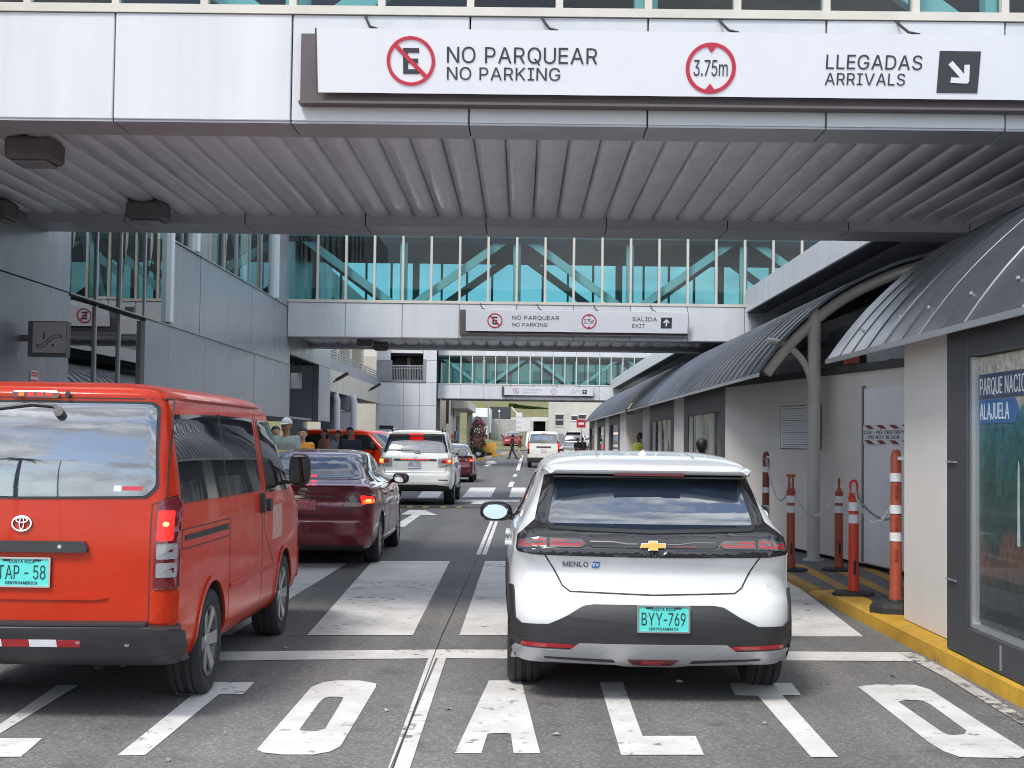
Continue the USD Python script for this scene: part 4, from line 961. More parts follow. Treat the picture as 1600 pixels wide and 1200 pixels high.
    def S_(s, poly, sg, d1=.006, d0=-.004, step=.035):
        v, f = fine(poly, d0, d1, step); a, b, c = s._off(s.side, v[:, 0], v[:, 1], v[:, 2]); return np.column_stack([sg * c, a, b]), (f if sg > 0 else f[:, ::-1])
    def RT(s, m, dz=0.0):                       # lettering onto the rear
        v, f = arr(m); return np.column_stack([v[:, 0], s.rear(v[:, 0], v[:, 1]) - v[:, 2] - dz, v[:, 1]]), f
    def build(s, t, m, under=PLAS):
        mf = Manifold(MMesh(np.asarray(s.mesh[0], np.float32), np.asarray(s.mesh[1], np.uint32)))
        for (y, z, R) in s.wheels:
            for sg in (-1, 1):
                c = Manifold.cylinder(.42, R, R, 40).rotate((0, 90, 0)).translate((.5 if sg > 0 else -.92, y, z))
                mf = mf - c
        v, f = arr(mf); c = v[f].mean(1); n = np.cross(v[f[:, 1]] - v[f[:, 0]], v[f[:, 2]] - v[f[:, 0]]); n /= np.linalg.norm(n, axis=1, keepdims=True) + 1e-12
        dark = (n[:, 2] < -.6) & (c[:, 2] < s.a[0, 0] + .02)
        for (y, z, R) in s.wheels:
            ins = (np.hypot(v[:, 1] - y, v[:, 2] - z) < R + .002)
            dark |= ins[f].all(1)
        def sub(k): u, i = np.unique(f[k], return_inverse=True); return v[u], i.reshape(-1, 3)
        b = part(t, "body", sub(~dark), m, smooth=42)
        if dark.any(): part(t, "underbody", sub(dark), under)
        return b

def wheel(t, x, y, R, wd, rim=RIMM, spokes=10, style=0):
    w = thing("wheel", parent=t)
    UsdGeom.XformCommonAPI(UsdGeom.Xform(w)).SetTranslate(Gf.Vec3d(float(x), float(y), float(R)))
    sg = 1 if x > 0 else -1; h = wd / 2; r0 = R * .66
    prof = [(r0, -h*.86), (R*.80, -h*1.02), (R*.93, -h), (R*.985, -h*.82), (R, -h*.6), (R, -h*.56), (R-.008, -h*.54), (R-.008, -h*.46), (R, -h*.44), (R, -h*.14), (R-.008, -h*.12), (R-.008, -h*.04), (R, -h*.02)]
    prof = prof + [(a, -b) for a, b in prof[::-1]]
    part(w, "tyre", xaxis(rev(prof, 40)), TYRE, smooth=35)
    rp_ = [(.0, h*.25), (R*.50, h*.35), (R*.60, h*.88), (r0 + .004, h*.95), (r0 + .004, h*.80), (r0-.012, h*.1), (r0-.012, -h*.8), (0, -h*.8)]
    m = rev([(a, b) for a, b in rp_[::-1]] if False else rp_[::-1], 32)
    part(w, "rim", xaxis(m) if sg > 0 else mirror(xaxis(m)), RIMD, smooth=40)
    for k in range(spokes):
        a = 2 * math.pi * k / spokes; c, s_ = math.cos(a), math.sin(a)
        wr = .17 if style else .13
        q = [(-.022*1.4, R*.10), (.022*1.4, R*.10), (R*wr*.75, r0*.95), (-R*wr*.75, r0*.95)]
        pts = [(zz * (1 if sg > 0 else -1), c * r - s_ * u, s_ * r + c * u) for (u, r) in q for zz in (h * (.55 if r < R*.3 else .82), h * (.75 if r < R*.3 else .93))]
        part(w, "spoke", hull(pts), rim, smooth=30)
    cap = rev([(0, h*.82), (R*.13, h*.80), (R*.16, h*.62), (R*.16, h*.3), (0, h*.3)][::-1], 20)
    part(w, "hub_cap", xaxis(cap) if sg > 0 else mirror(xaxis(cap)), rim, smooth=30)

def plate(t, x, y, z, s, bg, tx, top=None, bottom=None, w=.305, h=.152, frame=CHROME):
    p = part(t, "number_plate", cbx(x - w/2, x + w/2, y - .006, y, z - h/2, z + h/2, .003), bg)
    part(p, "plate_frame", join(*[move(yneg(solid(rp([(-w/2-.006, -h/2-.006), (w/2+.006, -h/2-.006), (w/2+.006, h/2+.006), (-w/2-.006, h/2+.006)], .008).difference(rp([(-w/2+.004, -h/2+.004), (w/2-.004, -h/2+.004), (w/2-.004, h/2-.004), (-w/2+.004, h/2-.004)], .006)), .012)), (x, y, z))]), frame)
    def put(m): return move(yneg(m), (x, y - .0061, z))
    if not s: return p
    mm = txt(s, 0, 0, .075, .002, False, w * .86); part(p, "lettering", put(move(mm, (-w * .43, -.037, 0))), tx)
    if top: part(p, "lettering", put(move(txt(top, 0, 0, .017, .002, True, w * .46), (-w * .23, .050, 0))), tx)
    if bottom: part(p, "lettering", put(move(txt(bottom, 0, 0, .016, .002, True, w * .58), (-w * .29, -.066, 0))), tx)
    for sx_ in (-1, 1): part(p, "bolt_tab", put(move(solid(rp([(-.02, -.006), (.02, -.006), (.02, .006), (-.02, .006)], .003), .003), (sx_ * .085, .066, 0))), SEAL)
    return p
def oval_badge(t, b, x, z, w, h, m=CHROME):
    e = unary_union([ell(0, 0, w, h).difference(ell(0, 0, w*.86, h*.82)), ell(0, h*.42, w*.62, h*.36).difference(ell(0, h*.42, w*.50, h*.24)), ell(0, .0, w*.26, h*.82).difference(ell(0, 0, w*.16, h*.70))])
    part(t, "badge", b.RT(move(solid(e, .010), (x, z, 0)), .004), m)

# ---- white hatchback crossover in the right lane
def white_car():
    t = thing("crossover_car", "white electric hatchback with black lower bumper and teal plate BYY - 769", "car", (.805, 8.28, 0))
    WP = paint("paint_white", (.60, .61, .615), .25, coat=.8)
    A = .86
    rows = [(.20, .76, .30, 4.40, .18, .3, .05, .2), (.27, .84, .10, 4.55, .20, .35, .07, .25), (.36, .875, .02, 4.62, .22, .40, .08, .3), (.50, .89, .0, 4.66, .22, .42, .09, .3), (.60, .895, .03, 4.66, .22, .42, .09, .3),
            (.68, .90, .10, 4.64, .22, .42, .09, .3), (.78, .898, .135, 4.55, .20, .45, .09, .3), (.88, .888, .10, 4.40, .17, .5, .08, .3), (.905, .884, .085, 4.3, .16, .5, .08, .3), (.93, .88, .10, 4.15, .15, .5, .08, .3), (1.02, .858, .17, 3.75, .15, .45, .08, .2),
            (1.06, .835, .26, 3.55, .16, .40, .08, .16), (1.20, .765, .40, 3.15, .18, .3, .08, .12), (1.34, .705, .53, 2.78, .20, .25, .08, .1), (1.375, .69, .50, 2.68, .18, .25, .07, .1), (1.40, .685, .42, 2.58, .16, .25, .07, .1), (1.425, .672, .44, 2.50, .16, .25, .06, .1),
            (1.465, .625, .62, 2.35, .2, .25, .05, .1), (1.495, .53, .88, 2.18, .22, .25, .04, .08), (1.512, .38, 1.12, 2.0, .2, .2, .03, .05), (1.516, .2, 1.3, 1.85, .12, .12, .02, .03)]
    b = Body(rows, .035, [(A, .325, .375), (A + 2.66, .325, .375)], n=24)
    b.build(t, WP)
    for x in (-.77, .77):
        wheel(t, x, A, .325, .215); wheel(t, x, A + 2.66, .325, .215)
    # rear window, black surround, pillars
    sur = rp([(-.64, 1.385), (.64, 1.385), (.675, 1.24), (.715, 1.08), (.815, .995), (.825, .905), (.70, .893), (0, .885), (-.70, .893), (-.825, .905), (-.815, .995), (-.715, 1.08), (-.675, 1.24)], .02)
    part(t, "rear_surround", b.R_(sur, .012, -.006, .02), TRIMB, smooth=40)
    part(t, "rear_window", b.R_(rp([(-.575, 1.335), (.575, 1.335), (.635, 1.07), (.60, 1.045), (0, 1.03), (-.60, 1.045), (-.635, 1.07)], .03), .015), GLAZB, smooth=40)
    part(t, "window_edge", b.R_(rp([(-.592, 1.35), (.592, 1.35), (.658, 1.06), (.62, 1.025), (0, 1.01), (-.62, 1.025), (-.658, 1.06)], .03).difference(rp([(-.578, 1.337), (.578, 1.337), (.638, 1.068), (.602, 1.042), (0, 1.027), (-.602, 1.042), (-.638, 1.068)], .03)), .018), PLAS, smooth=40)
    part(t, "spoiler", hull([(x, y, z) for x, y, z in [(-.66, .50, 1.405), (.66, .50, 1.405), (-.58, .40, 1.40), (.58, .40, 1.40), (-.62, .42, 1.375), (.62, .42, 1.375), (-.66, .62, 1.36), (.66, .62, 1.36), (-.62, .74, 1.44), (.62, .74, 1.44)]]), WP, smooth=50)
    part(t, "high_brake_lamp", bx(-.22, .22, .395, .45, 1.366, 1.378), LREDD)
    part(t, "spoiler_underside", bx(-.60, .60, .43, .66, 1.352, 1.362), PLAS)
    for sg in (-1, 1):
        # lamps: an outer and an inner cluster
        o = [(sg * a, c) for a, c in ((.64, .978), (.68, .985), (.80, .965), (.812, .915), (.64, .925))]
        i = [(sg * a, c) for a, c in ((.625, .978), (.625, .925), (.44, .925), (.40, .945), (.43, .975))]
        for q, nm in ((o, "tail_lamp"), (i, "inner_lamp")):
            L = part(t, nm, b.R_(rp(q, .008), .019), LDARK, smooth=40)
            P = Polygon(q).buffer(0); c = P.centroid
            part(L, "red_band", b.R_(P.buffer(-.010).difference(P.buffer(-.024).union(Polygon([(c.x - sg*.0, 1.1), (c.x - sg*.0 + sg * .2 * (1 if nm == "tail_lamp" else -1) , 1.1), (c.x + sg * .2 * (1 if nm == "tail_lamp" else -1), .955), (c.x, .955)]))), .0205), LRED, smooth=40)
            part(L, "clear_lens", b.R_(P.buffer(-.022), .0215), LDARK, smooth=40)
    part(t, "garnish", b.R_(rp([(-.39, .97), (.39, .97), (.40, .945), (.36, .93), (-.36, .93), (-.40, .945)], .01), .017), TRIMB, smooth=40)
    part(t, "garnish_line", b.R_(line([(-.38, .962), (-.24, .962), (-.16, .950), (-.09, .950)], .006).union(line([(.38, .962), (.24, .962), (.16, .950), (.09, .950)], .006)), .0185), mat("garnish_grey", (.16, .16, .165), .35, metal=.6))
    part(t, "garnish_red", b.R_(line([(.12, .937), (.26, .937)], .007), .0188), LREDD)
    bow = Polygon([(-.075, -.012), (-.068, .010), (-.026, .010), (-.023, .024), (.026, .024), (.023, .010), (.075, .010), (.068, -.012), (.026, -.012), (.023, -.026), (-.026, -.026), (-.023, -.012)])
    part(t, "badge", b.RT(move(solid(bow.buffer(.004), .012), (.0, .953, 0)), .015), CHROME); part(t, "badge_face", b.RT(move(solid(bow, .004), (.0, .953, 0)), .0275), mat("badge_gold", (.58, .33, .08), .3, metal=.7))
    part(t, "badge_lettering", b.RT(txt("MENLO", -.545, .815, .030, .004, True, .155), .001), CHROME if False else mat("letter_grey", (.16, .16, .17), .3, metal=.6))
    part(t, "ev_badge", b.R_(rp([(-.37, .812), (-.325, .812), (-.318, .848), (-.362, .848)], .005), .006), mat("badge_blue", (.04, .14, .38), .3)); part(t, "badge_lettering", b.RT(txt("EV", -.362, .821, .018, .003, True, .036), .005), LETW)
    # tailgate seam, dark lower bumper, reflectors, skid strip
    part(t, "tailgate_seam", b.R_(line([(-.66, .895), (-.60, .80), (-.545, .70), (-.50, .668), (0, .655), (.50, .668), (.545, .70), (.60, .80), (.66, .895)], .009), .0015, -.004, .04), SEAL)
    low = rp([(-.855, .245), (.855, .245), (.873, .40), (.868, .66), (.852, .735), (.835, .66), (.825, .505), (.79, .478), (.63, .480), (.52, .530), (.42, .588), (.36, .598), (-.36, .598), (-.42, .588), (-.52, .530), (-.63, .480), (-.79, .478), (-.825, .505), (-.835, .66), (-.852, .735), (-.868, .66), (-.873, .40)], .012)
    part(t, "lower_bumper", b.R_(low, .012), PLAS, smooth=40)
    for sg in (-1, 1):
        part(t, "side_cladding", b.S_(rp([(.43, .24), (.40, .50), (.44, .66), (.62, .785), (.86, .81), (1.1, .785), (1.28, .70), (1.37, .50), (3.02, .46), (3.1, .6), (3.25, .72), (3.52, .77), (3.80, .72), (3.98, .56), (4.0, .5), (4.0, .24), (3.93, .24), (3.9, .42), (3.72, .62), (3.52, .70), (3.30, .63), (3.14, .45), (3.1, .24), (1.26, .24), (1.24, .44), (1.10, .61), (.86, .705), (.62, .62), (.47, .42), (.44, .24)], .01), sg, .012), PLAS, smooth=40)
        part(t, "side_window", b.S_(rp([(1.12, 1.28), (.98, 1.10), (1.3, 1.03), (2.55, 1.00), (2.9, 1.03), (2.45, 1.335), (1.4, 1.37)], .03), sg, .004), GLAZ, smooth=40)
        part(t, "window_pillar", b.S_(line([(1.62, 1.36), (1.66, 1.01)], .09), sg, .008), TRIMB)
        part(t, "door_seam", b.S_(line([(1.68, 1.0), (1.68, .55), (1.5, .46)], .008).union(line([(2.62, 1.0), (2.66, .46)], .008)), sg, .0015), SEAL)
        for y in (.98, 1.98): part(t, "door_handle", b.S_(rp([(y, .875), (y + .2, .88), (y + .2, .91), (y, .905)], .012), sg, .03), WP, smooth=40)
        part(t, "reflector", b.R_(rp([(sg * .78, .372), (sg * .48, .362), (sg * .46, .345), (sg * .78, .350)], .003), .020), LRED)
        part(t, "parking_sensor", b.R_(Point(sg * .71, .72).buffer(.014), .0015), mat("sensor", (.55, .55, .55), .4)); part(t, "parking_sensor", b.R_(Point(sg * .36, .445).buffer(.013), .014), SEAL)
    skid = rp([(-.86, .255), (-.82, .345), (-.50, .335), (-.44, .372), (.44, .372), (.50, .335), (.82, .345), (.86, .255), (.60, .262), (.22, .25), (.15, .235), (-.15, .235), (-.22, .25), (-.60, .262)], .008)
    part(t, "skid_strip", b.R_(skid, .026), SILV, smooth=40)
    for sg in (-1, 1): part(t, "skid_vent", b.R_(rp([(sg * .66, .300), (sg * .24, .288), (sg * .22, .268), (sg * .30, .272), (sg * .64, .290)], .003), .029), SEAL)
    part(t, "fog_lamp", b.R_(rp([(-.16, .292), (.16, .292), (.11, .255), (-.11, .255)], .004), .030), LREDD); part(t, "fog_lamp_core", b.R_(rp([(-.07, .285), (.07, .285), (.05, .262), (-.05, .262)], .003), .032), LRED)
    plate(t, .055, float(b.rear(np.array(.1), np.array(.52))) - .016, .525, "BYY-769", PTEAL, PTXT, "COSTA RICA", "CENTROAMERICA")
    # roof: fin, ribs; mirrors
    part(t, "roof_fin", hull([(0, .80, 1.475), (-.03, .92, 1.49), (.03, .92, 1.49), (0, .83, 1.528), (0, .85, 1.530), (-.03, 1.1, 1.50), (.03, 1.1, 1.50), (-.05, .95, 1.475), (.05, .95, 1.475)]), WP, smooth=60)
    for x in (-.30, .30):
        part(t, "roof_groove", tube([(x * 1.05, .70, 1.478), (x, 1.0, 1.505), (x * .95, 1.3, 1.514)], .006, 5), SILV)
    for sg in (-1, 1):
        c = np.array([sg * .995, 2.42, 1.03])
        mk = thing("mirror", parent=t)
        k = trimesh.creation.icosphere(3, 1.0); v, f = arr(k); v = np.sign(v) * np.abs(v) ** .75
        v = v * [.125, .09, .08]; part(mk, "housing", (v + c, f), mat("mirror_black", (.02, .02, .022), .2, coat=.5), smooth=True)
        part(mk, "arm", bar((sg * .84, 2.44, .98), (sg * .93, 2.43, 1.0), .05, .05), PLAS)
        g = ell(0, 0, .092, .055, 28); gv, gf = yneg(solid(g, .004)); gv[:, 1] += .16 * gv[:, 2]; part(mk, "mirror_glass", (gv + c + [sg * .006, -.104, 0], gf), MIRR)
    return t
white_car()

# ---- orange red vans
def van_body(t, VP):
    rows = [(.26, .76, .58, 4.55, .15, .25, .02, .12), (.34, .82, .34, 4.64, .14, .3, .03, .16), (.42, .84, .12, 4.67, .14, .32, .03, .18), (.56, .845, .05, 4.69, .12, .33, .035, .18), (.80, .847, .05, 4.67, .11, .33, .04, .18), (1.0, .845, .055, 4.60, .11, .33, .04, .18), (1.10, .842, .062, 4.50, .11, .33, .045, .18),
            (1.22, .832, .075, 4.25, .11, .33, .05, .18), (1.40, .808, .088, 3.98, .11, .3, .05, .16), (1.62, .775, .128, 3.68, .11, .27, .05, .14), (1.755, .752, .175, 3.48, .11, .25, .05, .13), (1.80, .735, .175, 3.38, .12, .25, .05, .13), (1.835, .70, .20, 3.28, .14, .25, .05, .12),
            (1.865, .62, .30, 3.1, .18, .25, .04, .1), (1.885, .47, .50, 2.9, .2, .22, .03, .08), (1.893, .26, .8, 2.6, .14, .16, .02, .04)]
    b = Body(rows, .02, [(1.02, .325, .37), (3.59, .325, .37)], n=20); b.build(t, VP); return b
def van(label, loc, rotz_deg, VP, pl, detail=True, lit=True, group=None):
    t = thing("passenger_van", label, "van", loc, rotz_deg, group)
    b = van_body(t, VP)
    for x in (-.735, .735):
        wheel(t, x, 1.02, .325, .20, RIMM, 6, 1); wheel(t, x, 3.59, .325, .20, RIMM, 6, 1)
    part(t, "rear_window", b.R_(rp([(-.685, 1.755), (.685, 1.755), (.715, 1.30), (.66, 1.245), (0, 1.235), (-.66, 1.245), (-.715, 1.30)], .06), .008), GLAZB, smooth=40)
    part(t, "window_seal", b.R_(rp([(-.70, 1.77), (.70, 1.77), (.73, 1.29), (.67, 1.232), (0, 1.222), (-.67, 1.232), (-.73, 1.29)], .06).difference(rp([(-.683, 1.753), (.683, 1.753), (.713, 1.302), (.658, 1.247), (0, 1.237), (-.658, 1.247), (-.713, 1.302)], .06)), .005), SEAL, smooth=40)
    seam = LineString([(-.755, 1.785), (.755, 1.785), (.775, 1.22), (.70, 1.20), (.70, .56), (-.70, .56), (-.70, 1.20), (-.775, 1.22), (-.755, 1.785)]).buffer(.003)
    part(t, "tailgate_seam", b.R_(seam, .0015, -.004, .05), SEAL)
    part(t, "high_brake_lamp", b.R_(rp([(-.10, 1.815), (.13, 1.815), (.16, 1.80), (.14, 1.783), (-.10, 1.783), (-.12, 1.80)], .01), .018), LREDD, smooth=40)
    if lit:
        for k in range(4): part(t, "brake_lamp_cell", b.R_(rp([(-.075 + .052*k, 1.793), (-.045 + .052*k, 1.793), (-.045 + .052*k, 1.806), (-.075 + .052*k, 1.806)], .004), .0195), LON if k else LORG)
    part(t, "washer_nozzle", b.R_(Point(.20, 1.80).buffer(.013), .03), SEAL)
    part(t, "wiper_arm", tube([b.R_(Point(x, z).buffer(.001), .03)[0].mean(0) for x, z in ((.16, 1.70), (.12, 1.735), (0, 1.745), (-.3, 1.70), (-.55, 1.62))], .012, 6), PLAS)
    part(t, "wiper_boss", b.R_(Point(.165, 1.69).buffer(.026), .05), PLAS)
    oval_badge(t, b, 0.0, 1.09, .056, .044)
    part(t, "handle_bar", b.R_(rp([(-.36, .935), (.36, .935), (.37, .96), (.35, .995), (-.35, .995), (-.37, .96)], .012), .035), PLAS, smooth=40)
    part(t, "lock", b.R_(Point(.22, .966).buffer(.011), .038), SILV)
    plate(t, .012, float(b.rear(np.array(.05), np.array(.82))) - .008, .825, pl, PTEAL, PTXT, "COSTA RICA", "CENTROAMERICA")
    part(t, "crease", b.R_(rp([(-.42, .706), (.42, .706), (.50, .690), (.42, .676), (-.42, .676), (-.50, .690)], .004), .012), VP, smooth=50)
    if detail:
        part(t, "window_sticker", b.R_(rp([(.49, 1.27), (.53, 1.27), (.53, 1.30), (.49, 1.30)], .002), .0095), LETW); part(t, "window_sticker", b.R_(rp([(.535, 1.275), (.645, 1.275), (.645, 1.298), (.535, 1.298)], .002), .0095), SIGNR)
    part(t, "bumper", b.R_(rp([(-.82, .385), (.82, .385), (.845, .43), (.845, .53), (.70, .545), (-.70, .545), (-.845, .53), (-.845, .43)], .015), .085, -.02), PLAS, smooth=40)
    part(t, "bumper_step", b.R_(rp([(-.70, .548), (.70, .548), (.70, .56), (-.70, .56)]), .075, -.004), PLAS)
    for k, (x0, x1, m_) in enumerate(((-.52, -.37, REFL), (-.37, -.22, LRED), (-.22, -.07, REFL), (-.07, .077, LRED), (.077, .226, REFL), (.226, .35, LRED))):
        part(t, "reflective_tape", b.R_(rp([(x0 + .001, .472), (x1 - .001, .472), (x1 - .001, .50), (x0 + .001, .50)]), .0865, .08), m_)
    for x, z in ((.34, .49), (.60, .48), (-.1, .455)): part(t, "bumper_scuff", b.R_(Polygon([(x - .016, z), (x - .004, z + .006), (x + .003, z + .002), (x + .014, z + .007), (x + .009, z - .004), (x - .003, z - .007)]), .0862, .08), mat("scuff", (.30, .26, .22), .8, var=.3, vs=40))
    part(t, "tow_eye", bar((.30, .42, .34), (.36, .36, .27), .04, .06), PLAS); part(t, "tail_pipe", tube([(.52, .24, .31), (.52, .6, .31)], .026, 10), mat("exhaust_rust", (.045, .038, .035), .7, var=.3, vs=20))
    for sg in (-1, 1):
        lam = [(sg * a, c) for a, c in ((.725, 1.19), (.76, 1.235), (.815, 1.25), (.842, 1.20), (.842, .735), (.722, .735))]
        L = part(t, "tail_lamp", b.R_(rp(lam, .015), .012), LREDD, smooth=40)
        part(L, "brake_lens", b.R_(rp([(sg * .735, 1.165), (sg * .805, 1.165), (sg * .805, 1.0), (sg * .735, 1.0)], .012), .015), LON if lit else LRED, smooth=40)
        if lit: part(L, "brake_core", b.R_(Point(sg * .772, 1.09).buffer(.013), .0165), LHOT)
        part(L, "clear_lens", b.R_(rp([(sg * .735, .985), (sg * .82, .985), (sg * .82, .90), (sg * .735, .90)], .008), .015), LCLR, smooth=40)
        part(L, "clear_lens", b.R_(rp([(sg * .735, .88), (sg * .82, .88), (sg * .82, .80), (sg * .735, .80)], .008), .015), LDARK if False else LCLR, smooth=40)
        part(t, "corner_panel", b.R_(rp([(sg * .708, .725), (sg * .838, .725), (sg * .838, .55), (sg * .708, .55)], .006), .005), VP, smooth=40)
        # side glass
        for q in ([(.30, 1.70), (.28, 1.20), (1.40, 1.195), (1.40, 1.715)], [(1.45, 1.715), (1.45, 1.195), (2.50, 1.19), (2.54, 1.25), (2.50, 1.71)], [(2.72, 1.71), (2.76, 1.17), (3.75, 1.16), (3.80, 1.22), (3.50, 1.50), (3.28, 1.69)]):
            part(t, "side_window", b.S_(rp(q, .035), sg, .005), GLAZ, smooth=40)
        part(t, "window_divider", b.S_(line([(1.425, 1.72), (1.425, 1.19)], .05), sg, .007), TRIMB)
        part(t, "roof_gutter", tube([(sg * float(b.side(np.array(y), np.array(1.80)) + .006), y, 1.80) for y in np.linspace(.28, 3.2, 9)], .014, 6), VP)
        part(t, "slide_rail", b.S_(rp([(.34, .985), (1.42, .985), (1.42, .99 + .03), (.34, 1.015)], .004), sg, .004), SEAL)
        part(t, "rail_panel_seam", b.S_(LineString([(.28, 1.05), (1.48, 1.05), (1.48, .94), (.28, .94), (.28, 1.05)]).buffer(.003), sg, .0015), SEAL)
        part(t, "door_seam", b.S_(line([(1.48, .94), (1.48, .36)], .006).union(line([(2.60, 1.75), (2.60, .36)], .006)).union(line([(2.68, 1.75), (2.68, .9), (3.1, .6), (3.1, .36)], .006)), sg, .0015), SEAL)
        part(t, "door_handle", b.S_(rp([(2.50, 1.03), (2.56, 1.03), (2.56, 1.17), (2.50, 1.17)], .015), sg, .035), PLAS, smooth=40)
        part(t, "door_handle", b.S_(rp([(2.76, 1.03), (2.86, 1.03), (2.86, 1.12), (2.76, 1.12)], .015), sg, .03), PLAS, smooth=40)
        part(t, "body_crease", b.S_(rp([(1.5, .60), (3.0, .615), (3.0, .64), (1.5, .625)], .006), sg, .010), VP, smooth=50)
        part(t, "wheel_lip", b.S_(Point(1.02, .325).buffer(.405, 32).difference(Point(1.02, .325).buffer(.368, 32)).intersection(Polygon([(-1, .26), (3, .26), (3, 2), (-1, 2)])), sg, .010), VP, smooth=50)
        part(t, "wheel_lip", b.S_(Point(3.59, .325).buffer(.405, 32).difference(Point(3.59, .325).buffer(.368, 32)).intersection(Polygon([(2, .26), (6, .26), (6, 2), (2, 2)])), sg, .010), VP, smooth=50)
        # door lettering block and mirror
        part(t, "door_sticker", b.S_(rp([(3.02, .80), (3.42, .80), (3.42, 1.06), (3.02, 1.06)], .004), sg, .003), mat("door_sticker", (.50, .30, .26), .6, var=.35, vs=18))
        mk = thing("mirror", parent=t)
        x0 = sg * float(b.side(np.array(3.62), np.array(1.2)))
        part(mk, "arm", tube([(x0, 3.62, 1.22), (x0 + sg * .08, 3.60, 1.22), (x0 + sg * .11, 3.60, 1.28)], .018, 6), PLAS)
        k = trimesh.creation.icosphere(3, 1.0); v, f = arr(k); v = np.sign(v) * np.abs(v) ** .6 * [.085, .06, .13]
        part(mk, "housing", (v + [x0 + sg * .13, 3.60, 1.32], f), PLAS, smooth=True)
        part(mk, "mirror_glass", bx(x0 + sg * .13 - .068, x0 + sg * .13 + .068, 3.534, 3.542, 1.215, 1.425), mat("mirror_dim", (.04, .04, .045), .02, metal=1.0))
    # front: windscreen, lamps, grille, bumper
    part(t, "windscreen", b.F_(rp([(-.68, 1.74), (.68, 1.74), (.78, 1.20), (.72, 1.16), (-.72, 1.16), (-.78, 1.20)], .04), .006), GLAZ, smooth=40)
    for sg in (-1, 1): part(t, "headlamp", b.F_(rp([(sg * .48, .98), (sg * .80, 1.02), (sg * .81, .80), (sg * .50, .78)], .03), .012), LCLR, smooth=40)
    part(t, "grille", b.F_(rp([(-.45, .92), (.45, .92), (.42, .78), (-.42, .78)], .02), .01), TRIMB)
    part(t, "front_bumper", b.F_(rp([(-.80, .66), (.80, .66), (.80, .38), (-.80, .38)], .04), .02), VP, smooth=40)
    part(t, "air_intake", b.F_(rp([(-.5, .56), (.5, .56), (.45, .42), (-.45, .42)], .02), .024), SEAL)
    return t, b
VRED = paint("paint_orange_red", (.40, .021, .002), .30, coat=.3)
van("orange red passenger van with teal plate TAP - 58, nearest vehicle at the left edge", (-2.735, 7.50, 0), 0, VRED, "TAP - 58")
van("orange red van parked at an angle behind the white four-wheel drive", (-8.1, 52.0, 0), -118, VRED, "", False, False)
wl_ = lambda px, Y: float(at(px, 660, Y)[0])
